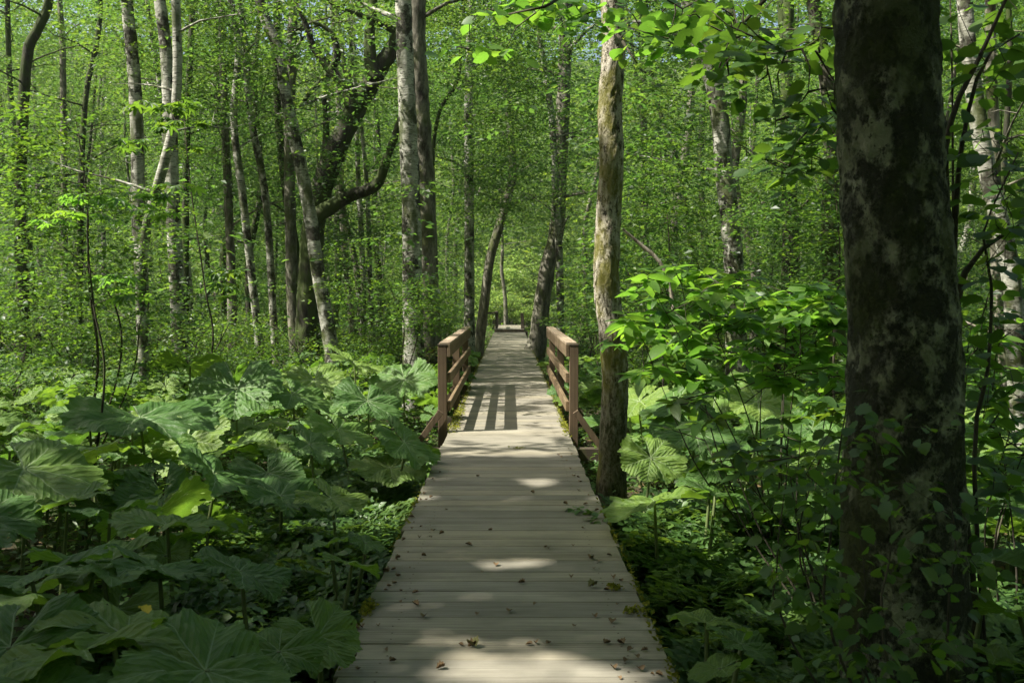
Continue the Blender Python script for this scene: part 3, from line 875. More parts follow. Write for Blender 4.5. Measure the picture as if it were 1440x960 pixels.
# visible middle storey
def understory(n, D0, D1, size, nl, r, zmin=1.0, hi=.32, dn=1.0):
    D = np.sqrt(RN.uniform(D0 ** 2, D1 ** 2, n)); x = RN.uniform(-1, 1, n) * (.545 * D + 1)
    z = zmin + RN.uniform(0, 1, n) * (CH + hi * D + .6 - zmin)
    f = N1(x * .30 + 77, z * .42 + D * .21) + .6 * N2(x * .8 + 5, z * 1.1 + D * .5)
    keep = f > .90
    keep &= ~((np.abs(x) < 1.2) & (z < 3.4) & (D < 46))
    pxx = x / D                # the leaning birch stands in a small gap among the leaves
    keep &= ~((pxx > .175) & (pxx < .245) & (D < 17) & (z > 1.8) & (RN.random(n) < .85))
    keep &= ~((np.abs(x) < 1.9) & (z < 4.3) & (D > 43) & (D < 60))
    keep &= ~((np.abs(x - 0) < 2.2) & (z < 2.5) & (D > 18) & (D < 46) & (np.abs(x) < 1.7))
    C = np.stack([x, D, z], -1)[keep]
    sprays(C, nl, RN.uniform(.6, 1.4, len(C)) * r, .12, size, 'under', .60, carve=.9, crit=True)
understory(5600, 13, 24, .066, 76, .50, zmin=1.2)
understory(2600, 12.2, 22, .115, 30, .50, zmin=1.6, hi=.30)
understory(14500, 22, 38, .088, 66, .62, zmin=.8)
understory(15500, 36, 68, .14, 60, .85, zmin=.3, hi=.38)

for kind, mname, tpl in (('canopy', 'canopy', LEAF_S), ('under', 'under', LEAF_S)):
    per = {}
    for P, B, S, v, idx2, C in POOL[kind]:
        nt_ = nearest(C)[idx2]
        o = np.argsort(nt_, kind='stable'); nt_ = nt_[o]
        cut = np.searchsorted(nt_, np.arange(len(TREES) + 1))
        for k in range(len(TREES)):
            a, b = cut[k], cut[k + 1]
            if b > a: per.setdefault(k, []).append((P[o[a:b]], B[o[a:b]], S[o[a:b]], v[o[a:b]]))
    POOL[kind] = per
nleaf_total = 0
for k, t in enumerate(TREES):
    Vs, Fs, vs, n0 = [], [], [], 0
    for kind in ('canopy', 'under'):
        for P, B, S, v in POOL[kind].get(k, []):
            V, F, vv = scatter(LEAF_S[0], LEAF_S[1], P, B, S, v)
            Vs.append(V); Fs.append(F[0] + n0); vs.append(vv); n0 += len(V); nleaf_total += len(P)
    if n0:
        org = np.array(t['root'].location)
        me = mesh_data("crown", np.concatenate(Vs) - org, np.concatenate(Fs), M['under'], smooth=False, v=np.concatenate(vs))
        obj("crown", me, t['root'])
POOL.clear()

# ------------------------------------------------------------------ far wood behind everything
def wood_mass(name, n, label, y0, y1, xw, z1, size, mt, seed):
    rs = np.random.default_rng(seed)
    a = rs.uniform(0, 2 * np.pi, n); rr_ = rs.uniform(y0, y1, n) * np.where(np.sin(a) > -.1, 1, .6)  # ring comes nearer behind the camera, added to block sky light there
    x = np.cos(a) * rr_; y = np.sin(a) * rr_ + 4; z = rs.uniform(GZ, z1, n)
    c = fbm(x * .25 + 5, z * .35 + 9 + y * .2); kp = cdf(c) > .18
    P = np.stack([x, y, z], -1)[kp]; m = len(P)
    B = leaf_basis(m, rs.uniform(0, 6.28, m), 1.3, rs=rs)
    v = np.clip(cdf(c[kp]) * .6 + rs.normal(.2, .2, m), 0, 1)
    V, F, vv = scatter(LEAF_S[0], LEAF_S[1], P, B, size * rs.uniform(.6, 1.4, m), v)
    o = obj(name, mesh_data(name, V, F, mt, False, v=vv))
    tag(o, label, "woods", kind="stuff")
wood_mass("far_woods", 420000, "distant mass of bright green leaves closing the view between trunks", 68, 92, 62, 36, .55, M['canopy'], 5)

def backdrop_ring():  # added green ring that blocks sky gaps left between the far leaves
    m, t, out = mat("green backdrop")
    tc = N(t, "ShaderNodeTexCoord").outputs['Object']
    col = ramp(t, noise(t, tc, .8, 6, .7), [(.4, (.03, .06, .012)), (.5, (.07, .12, .02)), (.6, (.12, .18, .03))])
    bp = N(t, "ShaderNodeBump", i={'Height': noise(t, tc, .9, 6, .7), 'Strength': 1.0, 'Distance': 1.5})
    p = N(t, "ShaderNodeBsdfPrincipled", i={'Base Color': col, 'Roughness': .9, 'Specular IOR Level': .1, 'Normal': bp.outputs[0]})
    t.links.new(p.outputs[0], out.inputs[0])
    na, nr = 240, 24
    a = np.linspace(0, 2 * np.pi, na, endpoint=False); V = []
    for k in range(nr):
        r = 98 + 4.5 * k; z = GZ - 1 + 46 * (1 - math.exp(-k / 7))
        rr_ = r + 10 * (fbm(np.cos(a) * 4 + 30, np.sin(a) * 4 + k * .3 + 30) - .5)
        V.append(np.stack([np.cos(a) * rr_, np.sin(a) * rr_, z + (4 * (fbm(np.cos(a) * 30 + 90, np.sin(a) * 30 + k + 90) - .5) if k else 0) + a * 0], -1))
    i = np.arange(nr - 1)[:, None] * na; j = np.arange(na)[None]; k = (j + 1) % na
    F = np.stack([i + j, i + na + j, i + na + k, i + k], -1).reshape(-1, 4)
    o = obj("backdrop_ring", mesh_data("backdrop_ring", np.concatenate(V), F, m)); tag(o, "added green backdrop ring closing sky gaps behind the forest", "backdrop_ring", kind="structure")
backdrop_ring()

def haze():
    m, t, out = mat("forest air")
    pv = N(t, "ShaderNodeVolumePrincipled", i={'Color': (.9, .97, .88, 1), 'Density': .0004, 'Anisotropy': .3})
    t.links.new(pv.outputs[0], out.inputs['Volume'])
    mb = MB(); box(mb, (0, 0, 27), (460, 460, 62), None, .5)
    o = obj("haze", mb.data("haze", m, False)); tag(o, "thin pale air between the trees", "haze", kind="stuff")
haze()

# ------------------------------------------------------------------ shrubs and saplings
def make_shrub(seed, h, w_, n, size, mt, tpl=LEAF_S, stems=6, tilt=.4):
    rs = np.random.default_rng(seed); r2 = random.Random(seed)
    mb = MB(); tips = []
    for k in range(stems):
        a = k / stems * 6.28 + r2.uniform(-.4, .4); L = r2.uniform(.6, 1.0)
        q = [np.array([0, 0, -.1]), np.array([math.cos(a) * w_ * .15 * L, math.sin(a) * w_ * .15 * L, h * .35 * L]),
             np.array([math.cos(a + .3) * w_ * .32 * L, math.sin(a + .3) * w_ * .32 * L, h * .7 * L]), np.array([math.cos(a) * w_ * .5 * L, math.sin(a) * w_ * .5 * L, h * L])]
        tube(mb, q, [.018, .013, .009, .004], 5, .2); tips.append(q)
        for j in range(4):
            t_ = r2.uniform(.35, .95); i = min(2, int(t_ * 3)); m_ = q[i] * (1 - (t_ * 3 - i)) + q[i + 1] * (t_ * 3 - i)
            e = m_ + np.array([r2.uniform(-1, 1) * w_ * .3, r2.uniform(-1, 1) * w_ * .3, r2.uniform(0, .25) * h])
            tube(mb, [m_, (m_ + e) / 2, e], [.007, .005, .002], 4, .3); tips.append([m_, (m_ + e) / 2, e, e])
    stem = mb.data("stems", M['twig'])
    # leaves in sprays at points along the twigs
    m = n // 14; ci = rs.integers(0, len(tips), m); tt = rs.uniform(.35, 1.05, m)
    C = np.array([tips[c][min(2, int(u * 3))] * (1 - (u * 3 - min(2, int(u * 3)))) + tips[c][min(3, min(2, int(u * 3)) + 1)] * (u * 3 - min(2, int(u * 3))) for c, u in zip(ci, tt)])
    idx = np.repeat(np.arange(m), 14); k = len(idx)
    az = rs.uniform(0, 6.28, k); q = np.sqrt(rs.random(k)) * .16 * w_ + .02
    P = C[idx] + np.stack([np.cos(az) * q, np.sin(az) * q, rs.normal(0, .03 * h, k) - .1 * q], -1)
    P[:, 2] = np.maximum(P[:, 2], .05)
    B = leaf_basis(k, az + rs.normal(0, .5, k), tilt, rs=rs)
    v = np.clip(.5 + .5 * (rs.random(m)[idx] - .5) + rs.normal(0, .15, k), 0, 1)
    V, F, vv = scatter(tpl[0], tpl[1], P, B, size * rs.uniform(.65, 1.3, k), v)
    return stem, mesh_data("foliage", V, F, mt, False, v=vv)
variants = [make_shrub(40 + k, 2.0, 1.7, 1700, .085, M['under']) for k in range(4)]
proto = None
n_sh = 0; tries = 0; socc = []
while n_sh < 88 and tries < 9000:
    tries += 1
    y = R.uniform(17, 58); x = R.uniform(-.56 * y - 1, .56 * y + 1)
    if abs(x) < 1.75 + .5 * (y > 40): continue
    if y < 21 and -9 < x < 5: continue
    if any((x - a) ** 2 + (y - b) ** 2 < 2.2 for a, b in socc): continue
    socc.append((x, y))
    st, fo = R.choice(variants)
    e = empty("shrub", (x, y, float(gz(x, y))))
    s = R.uniform(.65, 1.5)
    tag(e, ("tall" if s > 1.08 else "low") + " green shrub " + ("in nearer wood, " if y < 30 else "in middle wood, " if y < 44 else "in farthest wood, ") + zone(x, y), "shrub", "shrubs " + zone(x, y))
    e.rotation_euler.z = R.uniform(0, 6.28); e.scale = (s, s, s * R.uniform(.8, 1.3))
    obj("stems", st, e); obj("foliage", fo, e); n_sh += 1
smallv = [make_shrub(140 + k, 1.5, 1.8, 2600, .06, M['near']) for k in range(3)]
n_ = 0; tries = 0
while n_ < 30 and tries < 4000:
    tries += 1
    y = R.uniform(14.5, 25); x = R.uniform(-.54 * y, .54 * y)
    if -2.1 < x < 2.0 or (x > -1.6 and y < 18.5 and x < 2.4): continue
    if any((x - a) ** 2 + (y - b) ** 2 < 1.5 for a, b in socc): continue
    socc.append((x, y)); n_ += 1
    st, fo = R.choice(smallv); sc_ = R.uniform(.8, 1.45)
    e = empty("shrub", (x, y, float(gz(x, y)))); e.rotation_euler.z = R.uniform(0, 6.28); e.scale = (sc_, sc_, sc_)
    tag(e, ("taller" if sc_ > 1.1 else "low") + " fine leaved shrub " + ("close " if y < 19 else "farther ") + "behind butterburs, " + zone(x, y), "shrub", "fine leaved shrubs " + zone(x, y))
    obj("stems", st, e); obj("foliage", fo, e)
# bright thicket at the end of the walkway
stY, foY = make_shrub(90, 2.4, 2.6, 2600, .14, M['yellow'])
for k, (x, y, s) in enumerate(((-.6, 58, 1.1), (1.0, 57, .9), (.2, 62, 1.7), (-1.2, 66, 2.1), (1.4, 66, 2.2))):
    e = empty("shrub", (x, y, float(gz(x, y)))); e.scale = (s, s, s); e.rotation_euler.z = k * 1.3
    tag(e, "sunlit yellow green shrub past the far end of the walkway", "shrub", "sunlit shrubs past the walkway end")
    obj("stems", stY, e); obj("foliage", foY, e)

def leafy(name_label, parent, C, nleaf, spread, flat, size, tpl, mt, seed, tilt=.4, origin=(0, 0, 0), name="foliage", droop=.15, lo=.1, hi=.9):
    rs = np.random.default_rng(seed); C = np.asarray(C); m = len(C)
    idx = np.repeat(np.arange(m), nleaf); k = len(idx)
    az = rs.uniform(0, 6.28, k); q = np.sqrt(rs.random(k)) * spread
    P = C[idx] + np.stack([np.cos(az) * q, np.sin(az) * q, rs.normal(0, flat, k) - .1 * q], -1)
    B = leaf_basis(k, az + rs.normal(0, .5, k), tilt, droop, rs)
    v = np.clip(lo + (hi - lo) * (.5 * rs.random(m)[idx] + .5 * rs.random(k)), 0, 1)
    V, F, vv = scatter(tpl[0], tpl[1], P - np.asarray(origin), B, size * rs.uniform(.65, 1.25, k), v)
    return obj(name, mesh_data(name, V, F, mt, True, v=vv), parent)

# left sapling: many small leaves on a thin arching stem
def sapling(label, base, regions, D, n, nl, spread, size, tpl, mt, seed, stems, cat="sapling", name="sapling", tilt=.4, flat=.03, rst=.014, droop=.15):
    rs = random.Random(seed)
    b = np.array([base[0], base[1], float(gz(base[0], base[1]))])
    e = empty(name, b); tag(e, label, cat)
    C = []
    for (x0, y0, x1, y1), k in regions:
        for _ in range(k):
            C.append(W(rs.uniform(x0, x1), rs.uniform(y0, y1), D + rs.uniform(-.6, .6)))
    mb = MB()
    for q, r in stems:
        Q = [b - np.array([0, 0, .05])] + [W(px, py, D + dd) for px, py, dd in q]
        tube(mb, Q, [r, r * .9, r * .6, r * .3], 6, .12)
    # each spray hangs on a twig from the nearest stem point
    SP = np.concatenate([catmull([b] + [W(px, py, D + dd) for px, py, dd in q], .12)[0] for q, r in stems])
    C.sort(key=lambda c: ((SP - c) ** 2).sum(1).min())
    for c in C:
        lower = SP[SP[:, 2] < c[2] + .1]; lower = lower if len(lower) else SP
        p = lower[np.argmin(((lower - c) ** 2).sum(1))]
        mdl = (p + c) / 2 + np.array([rs.uniform(-.05, .05), 0, .05])
        tube(mb, [p, mdl, c], [r * .28, r * .2, .0015], 4, .15)
        SP = np.concatenate([SP, catmull([p, mdl, c], .12)[0]])
    obj("stems", mb.data("stems", M['twig'], origin=b), e)
    leafy(label, e, C, nl, spread, flat, size, tpl, mt, seed, tilt, origin=b, droop=droop)
    return e
sapling("fine leaved sapling with sprays of small leaves at the left", (-4.6, 10.6), [((0, 130, 120, 330), 50), ((40, 260, 250, 420), 70), ((60, 400, 240, 560), 60), ((-20, 180, 60, 460), 34)], 10.5, 0, 26, .26, .062, LEAF_M, M['near'], 61,
        [([(140, 520, 0), (128, 400, 0), (125, 280, 0), (110, 170, .2)], .016), ([(170, 520, 0), (160, 420, .1), (95, 350, .2), (45, 320, .3)], .012), ([(185, 540, 0), (200, 450, 0), (215, 360, .2)], .010)])
sapling("maple sapling with bright yellow green lobed leaves at its top", (-3.6, 8.4), [((100, 268, 185, 284), 4), ((70, 292, 190, 330), 3), ((200, 240, 260, 300), 3), ((140, 380, 230, 440), 4)], 8.4, 0, 7, .16, .13, LEAF_PALM, M['bush'], 62,
        [([(150, 540, 0), (135, 430, 0), (126, 330, 0), (128, 280, 0)], .011)], tilt=.22, flat=.012)
sapling("sapling with broad soft lobed leaves in front of the two birches", (-3.9, 11.6), [((200, 140, 320, 175), 6), ((150, 170, 260, 210), 4), ((300, 370, 350, 400), 4), ((290, 400, 350, 420), 3)], 11.5, 0, 7, .2, .17, LEAF_PALM, M['near'], 63,
        [([(300, 500, 0), (290, 400, 0), (270, 260, 0), (262, 170, 0)], .013)], tilt=.22, flat=.015)
# undergrowth bush by the twin trunks
sapling("small leaved dark bush at the foot of the twin trunks", (-1.95, 16.3), [((490, 390, 612, 500), 60), ((580, 400, 640, 470), 34), ((460, 330, 560, 420), 20)], 16.6, 0, 40, .34, .055, LEAF_M, M['near'], 64,
        [([(570, 470, 0), (560, 430, 0), (545, 390, 0)], .014), ([(590, 470, 0), (600, 420, 0), (610, 400, 0)], .012)], cat="bush", name="bush")
sapling("small leaved green bush by the sunlit trunk, seen between trunk and walkway", (1.9, 18.0), [((800, 330, 850, 440), 30), ((795, 430, 840, 470), 16), ((880, 400, 960, 460), 24)], 18.5, 0, 26, .34, .07, LEAF_M, M['near'], 65,
        [([(830, 470, 0), (826, 430, 0), (820, 370, 0)], .014), ([(860, 470, 0), (900, 430, 0), (930, 410, 0)], .012)], cat="bush", name="bush")
for k, (cx_, D_) in enumerate(((1105, 15.5), (935, 15.5), (1175, 13.5))):
    sapling(["green understory sapling between leaning birch and huge trunk", "green understory sapling just right of the sunlit trunk", "green understory sapling against the huge trunk"][k], ((cx_ - CX) / FPX * D_, D_),
            [((cx_ - 40, 180, cx_ + 40, 300), 12), ((cx_ - 60, 290, cx_ + 60, 430), 28)], D_, 0, 30, .34, .075, LEAF_M, M['near'], 66 + k,
            [([(cx_, 480, 0), (cx_ + 8, 350, 0), (cx_ - 8, 180, 0)], .018)])

# bright broad leaved bush right of the sunlit trunk
def whorl_bush(label, D, base, tips, nstem, size, seed, mt, lower):
    rs = random.Random(seed); r2 = np.random.default_rng(seed)
    b = np.array([base[0], base[1], float(gz(*base))])
    e = empty("bush", b); tag(e, label, "bush")
    tips = tips + [(x + rs.uniform(-28, 28), y + rs.uniform(-20, 26)) for x, y in tips]
    mb = MB(); P = []; Bs = []; S = []; v = []
    def whorl(c, n, sz):
        a0 = rs.uniform(0, 6.28); sh = rs.uniform(.25, .9)
        for k in range(n):
            az = a0 + k * 2.4
            d = np.array([math.cos(az), math.sin(az), rs.uniform(-.55, .40)]); d /= np.linalg.norm(d)
            nrm = np.array([rs.gauss(0, .4), rs.gauss(0, .4), 1.0]); x = np.cross(d, nrm); x /= np.linalg.norm(x)
            P.append(c + np.array([0, 0, rs.uniform(-.02, .02)])); Bs.append(np.stack([x, d, np.cross(x, d)], -1)); S.append(sz * rs.uniform(.5, 1.2)); v.append(min(1, max(0, sh + rs.uniform(-.2, .2))))
    hubs = [b + np.array([rs.uniform(-.15, .15), rs.uniform(-.1, .1), 0]) for _ in range(nstem)]
    main = []
    rs.shuffle(tips)
    for k, (px, py) in enumerate(tips):
        c = W(px, py, D + rs.uniform(-.7, .7)); h = hubs[k % nstem]
        if k < nstem + 2:
            m1 = h * .5 + c * .5 + np.array([rs.uniform(-.2, .2), rs.uniform(-.15, .15), .1])
            tube(mb, [h, (h + m1) / 2 + np.array([rs.uniform(-.06, .06), 0, 0]), m1, c], [.009, .007, .005, .002], 5, .12)
            main.append(catmull([h, m1, c], .1)[0])
        else:
            A = np.concatenate(main); d2 = ((A - c) ** 2).sum(1) + (A[:, 2] > c[2] - .02) * 4; h = A[np.argmin(d2)]
            m1 = (h + c) / 2 + np.array([0, 0, .05]); tube(mb, [h, m1, c], [.0035, .003, .0015], 4, .12); main.append(catmull([h, m1, c], .1)[0])
        whorl(c, rs.randint(6, 9), size)
        for j in range(2):
            t_ = rs.uniform(.45, .9); p = m1 * (1 - t_) + c * t_; q = p + np.array([rs.uniform(-.25, .25), rs.uniform(-.2, .2), rs.uniform(-.02, .1)])
            tube(mb, [p, q], [.005, .002], 4, .1); whorl(q, rs.randint(4, 7), size * .85)
    obj("stems", mb.data("stems", M['twig'], origin=b), e)
    V, F, vv = scatter(LEAF_LONG[0], LEAF_LONG[1], np.array(P) - b, np.array(Bs), np.array(S), np.array(v))
    obj("foliage", mesh_data("foliage", V, F, mt, True, v=vv), e)
tp = [(925, 385), (960, 390), (990, 412), (1020, 405), (1052, 415), (1085, 418), (1110, 412), (1140, 408), (1160, 425), (935, 440), (970, 455), (1010, 448), (1050, 455), (1095, 450), (1130, 450), (1170, 455), (905, 480), (950, 490), (1000, 485), (1045, 500), (1090, 492), (1135, 500), (1175, 490), (925, 520), (980, 530), (1030, 535), (1100, 535), (1150, 540), (1185, 530), (1190, 440)]
whorl_bush("bright green bush of long leaf whorls right of the sunlit trunk", 7.2, (2.0, 7.2), tp, 7, .18, 71, M['bush'], 0)
tp2 = [(1010, 590), (1060, 575), (1105, 590), (1150, 600), (1180, 580), (1130, 640), (1080, 650), (1170, 660), (1040, 640), (1190, 700), (1150, 720), (1100, 700), (960, 560), (930, 580)]
whorl_bush("dark leafy bush low in front of the bright bush", 5.4, (1.75, 5.5), tp2[::2], 4, .125, 72, M['near'], 0)
tp3 = [(1380, 500), (1410, 480), (1440, 520), (1400, 560), (1430, 590), (1380, 620), (1440, 650), (1410, 690), (1385, 540), (1460, 600)]
whorl_bush("leafy bush at the right edge behind the huge trunk", 5.6, (2.75, 5.6), tp3, 3, .12, 73, M['bush'], 0)

# thin stems and leaves climbing in front of the huge trunk
sapling("thin stemmed shade bush growing up the front of the huge trunk", (1.62, 3.55), [((1150, 560, 1330, 700), 12), ((1180, 700, 1420, 960), 18), ((1080, 640, 1200, 800), 9), ((1060, 800, 1250, 960), 14)], 3.65, 0, 9, .10, .058, LEAF_N, M['near'], 81,
        [([(1180, 900, 0), (1175, 760, 0), (1190, 620, 0), (1200, 560, 0)], .006), ([(1250, 900, 0), (1262, 760, .1), (1240, 640, 0)], .006), ([(1120, 900, 0), (1100, 800, 0), (1115, 660, 0)], .005),
         ([(1340, 900, 0), (1352, 760, 0), (1345, 700, 0)], .006), ([(1210, 900, 0), (1225, 830, .1), (1215, 740, 0)], .005)], cat="bush", name="bush", tilt=.55, flat=.05, droop=.35)
sapling("dark thin stems with round leaves rising along the right edge", (2.25, 4.6), [((1385, 160, 1445, 270), 12), ((1350, 60, 1450, 130), 10), ((1370, 280, 1440, 420), 12), ((1360, 430, 1440, 700), 22), ((1340, 0, 1440, 60), 6)], 4.7, 0, 7, .14, .085, LEAF_ROUND, M['near'], 82,
        [([(1347, 700, 0), (1347, 386, 0), (1351, 282, 0), (1359, 201, 0), (1379, 113, 0), (1400, 72, 0), (1440, 48, 0)], .016),
         ([(1340, 600, 0), (1338, 300, 0), (1335, 210, 0), (1355, 137, 0), (1384, 80, 0), (1420, 0, 0), (1440, -40, 0)], .018),
         ([(1376, 650, 0), (1395, 520, 0), (1400, 400, 0), (1388, 330, 0), (1440, 210, 0)], .011),
         ([(1350, 600, 0), (1352, 420, 0), (1363, 383, 0), (1388, 350, 0), (1450, 310, 0)], .022),
         ([(1345, 560, .1), (1346, 300, .1), (1344, 60, .1), (1340, -30, .1)], .008)], tilt=.5, flat=.05)

# leafy boughs hanging into the top of the picture: parts of the two near trees
def bough(parent, start, pts_, D, regions, nl, size, tpl, mt, seed, spread=.16):
    rs = random.Random(seed); org = np.array(parent.location)
    Q = [np.asarray(start)] + [W(px, py, D + dd) for px, py, dd in pts_]
    mb = MB(); tube(mb, Q, [.022, .016, .01, .005], 6, .12)
    SP = catmull(Q, .12)[0]; C = []
    for (x0, y0, x1, y1), k in regions:
        for _ in range(k):
            C.append(W(rs.uniform(x0, x1), rs.uniform(y0, y1), D + rs.uniform(-.5, .5)))
    C.sort(key=lambda c: ((SP - c) ** 2).sum(1).min())
    for c in C:
        p = SP[np.argmin(((SP - c) ** 2).sum(1))]; m_ = (p + c) / 2 + np.array([rs.uniform(-.05, .05), 0, rs.uniform(-.02, .07)])
        tube(mb, [p, m_, c], [.006, .004, .002], 4, .12)
        SP = np.concatenate([SP, catmull([p, m_, c], .1)[0]])
    bo = obj("bough", mb.data("bough", M['twig'], origin=org), parent)
    lf = leafy("", bo, C, nl, spread, .035, size, tpl, mt, seed, .5, origin=org, name="leaves", droop=.3)
bough(TA, W(1250, -120, 4.3), [(1150, -60, .6), (1080, 0, .9), (1030, 60, 1.0), (1010, 110, 1.0)], 5.2, [((990, 0, 1180, 90), 16), ((1080, 80, 1185, 200), 10), ((1000, 60, 1080, 130), 6), ((1090, 190, 1180, 250), 8)], 7, .10, LEAF_N, M['near'], 91)
bough(TA, W(1255, -100, 4.3), [(1200, -80, .9), (1100, -70, 1.8), (980, -20, 2.0), (920, 30, 2.0)], 6.3, [((885, 20, 990, 75), 9), ((960, 0, 1050, 60), 8), ((870, -10, 960, 40), 6)], 7, .10, LEAF_ROUND, M['bush'], 92)
bough(TB, W(864, -60, 8.9), [(840, -40, -.6), (800, -10, -1.2), (770, 10, -1.6), (720, 20, -1.6)], 7.3, [((755, -10, 850, 40), 14), ((680, -20, 760, 20), 5), ((640, 20, 720, 70), 4)], 7, .115, LEAF_ROUND, M['bush'], 93)
bough(TB, W(864, 40, 8.9), [(880, 60, -.6), (900, 90, -.8)], 8.2, [((865, 20, 905, 75), 5)], 6, .09, LEAF_ROUND, M['near'], 94)

# ------------------------------------------------------------------ butterbur: big round leaves on tall stalks
def butter_leaf(seed, nr=16, na=163):
    rs = np.random.default_rng(seed)
    notch = .30                                   # open angle at the stalk
    th = np.linspace(-math.pi + notch, math.pi - notch, na)
    ph = rs.uniform(0, 6.28, 6)
    R0 = 1 - .10 * np.cos(th) * 0 + .06 * np.sin(2 * th + ph[0]) + .05 * np.sin(3 * th + ph[1]) + .035 * np.cos(9 * th) + .018 * np.sin(22 * th + ph[2])
    ar = np.arange(na)
    R0 += .035 * np.abs(np.sin(th * 13.5 + ph[1])) + np.where(ar % 3 == 0, .032, np.where(ar % 3 == 1, -.016, 0)) * rs.uniform(.3, 1.3, na)
    for _ in range(rs.integers(1, 4)):             # torn bites
        c = rs.uniform(-2.4, 2.4); R0 -= rs.uniform(.05, .16) * np.exp(-((th - c) / rs.uniform(.04, .09)) ** 2)
    R0 *= 1 - .18 * (np.abs(th) / math.pi) ** 6
    rr = np.linspace(0, 1, nr) ** .85
    V = []; U = []
    for r in rr:
        rho = r * R0
        x = rho * np.sin(th) * .98; y = rho * np.cos(th) + .0
        z = -.10 * (1 - r) + .055 * r * -np.cos(9 * th) * (r < 2)            # pleats between veins
        z = z + r ** 2 * (.07 * np.sin(2 * th + ph[3]) + .06 * np.sin(3 * th + ph[4]) + .03 * np.sin(7 * th + ph[5])) - .13 * r ** 3 + .08 * r
        z += (fbm(x * 4 + seed, y * 4 + 3 * seed) - .5) * .16 * r + (fbm(x * 11 + seed, y * 11) - .5) * .05
        z += rs.normal(0, .004, na) * r
        V.append(np.stack([x, y, z], -1)); U.append(np.stack([x, y, z * 0], -1))
    V = np.concatenate(V); U = np.concatenate(U)
    i = np.arange(nr - 1)[:, None] * na; j = np.arange(na - 1)[None]
    F = np.stack([i + j, i + j + 1, i + na + j + 1, i + na + j], -1).reshape(-1, 4)
    F = F[:, ::-1]
    # ragged insect holes near the rim on some faces
    kill = rs.random(len(F)) < .006
    kill[: (na - 1) * 5] = False
    return mesh_data("leaf", V, F[~kill], M['butter'], True, v=np.full(len(V), .5), uv=U)
BL = [butter_leaf(200 + k) for k in range(14)]
def stalk_mesh(seed):
    rs = random.Random(seed); mb = MB()
    b = rs.uniform(-.10, .10), rs.uniform(-.10, .10)
    tube(mb, [np.array([b[0] * 2, b[1] * 2, -1.0]), np.array([b[0] * 1.3, b[1] * 1.3, -.66]), np.array([b[0] * .5, b[1] * .5, -.3]), np.array([0, 0, 0])], [.017, .014, .012, .009], 7, .1)
    return mb.data("stalk", M['stalk'])
ST = [stalk_mesh(300 + k) for k in range(4)]

def butterbur(x, y, leaves, label, group, stalks=True):
    """leaves: (dx, dy, z above deck datum, radius, azimuth, tilt)"""
    g0 = float(gz(x, y))
    e = empty("butterbur_plant", (x, y, g0)); tag(e, label, "plant", group)
    for dx, dy, z, r, az, tilt in leaves:
        o = obj("leaf", R.choice(BL), e, (dx, dy, z - g0))
        o.scale = (r * R.uniform(.92, 1.08), r, r)
        # y axis of leaf (its far lobe) points to az, the blade tips down that way
        o.rotation_euler = Euler((-tilt, R.uniform(-.15, .15), az - math.pi / 2), 'XYZ')
        if stalks:
            s = obj("stalk", R.choice(ST), e, (dx, dy, z - g0 - .09 * r))
            s.scale = (1, 1, max(.2, z - g0 + .1)); s.rotation_euler.z = R.uniform(0, 6.28)
    return e
def bl_zone(x, y, left):
    px = CX + x / y * FPX
    if left: return "at the left picture edge" if px < 150 else "in front of the two bright birches" if px < 330 else "in front of the crooked tree" if px < 500 else "near the left railing and boards"
    return "close behind the sunlit trunk" if px < 960 else "under the bright bush" if px < 1190 else "behind the huge trunk" if px < 1360 else "at the right picture edge"
def bl_label(x, y, left):
    return "green butterbur " + ("in the front rows " if y < 6 else "in the second rows " if y < 9 else "in the middle rows " if y < 13 else "in the back rows " if y < 19 else "in the last rows ") + bl_zone(x, y, left)
nb = 0
occb = []
def rnd_plant(x, y, zl, zh, rl, rh, label, group, n=3, stalks=True):
    lv = []
    a0 = R.uniform(0, 6.28)
    for k in range(n):
        a = a0 + k * 6.28 / n + R.uniform(-.5, .5); d = R.uniform(.14, .40) if k else R.uniform(0, .15)
        r = R.uniform(rl, rh) * (1 if k < 2 else .7)
        dx, dy = math.cos(a) * d, math.sin(a) * d
        if abs(x + dx) - r * .9 < HW - .08: dx += (1 if x > 0 else -1) * (HW - .05 - abs(x + dx) + r * .9) * .8
        lv.append((dx, dy, R.uniform(zl, zh) - (.12 if k > 1 else 0), r, a + R.uniform(-.6, .6), R.choice([.05, .15, .3, .45, .65])))
    return butterbur(x, y, lv, label, group, stalks)
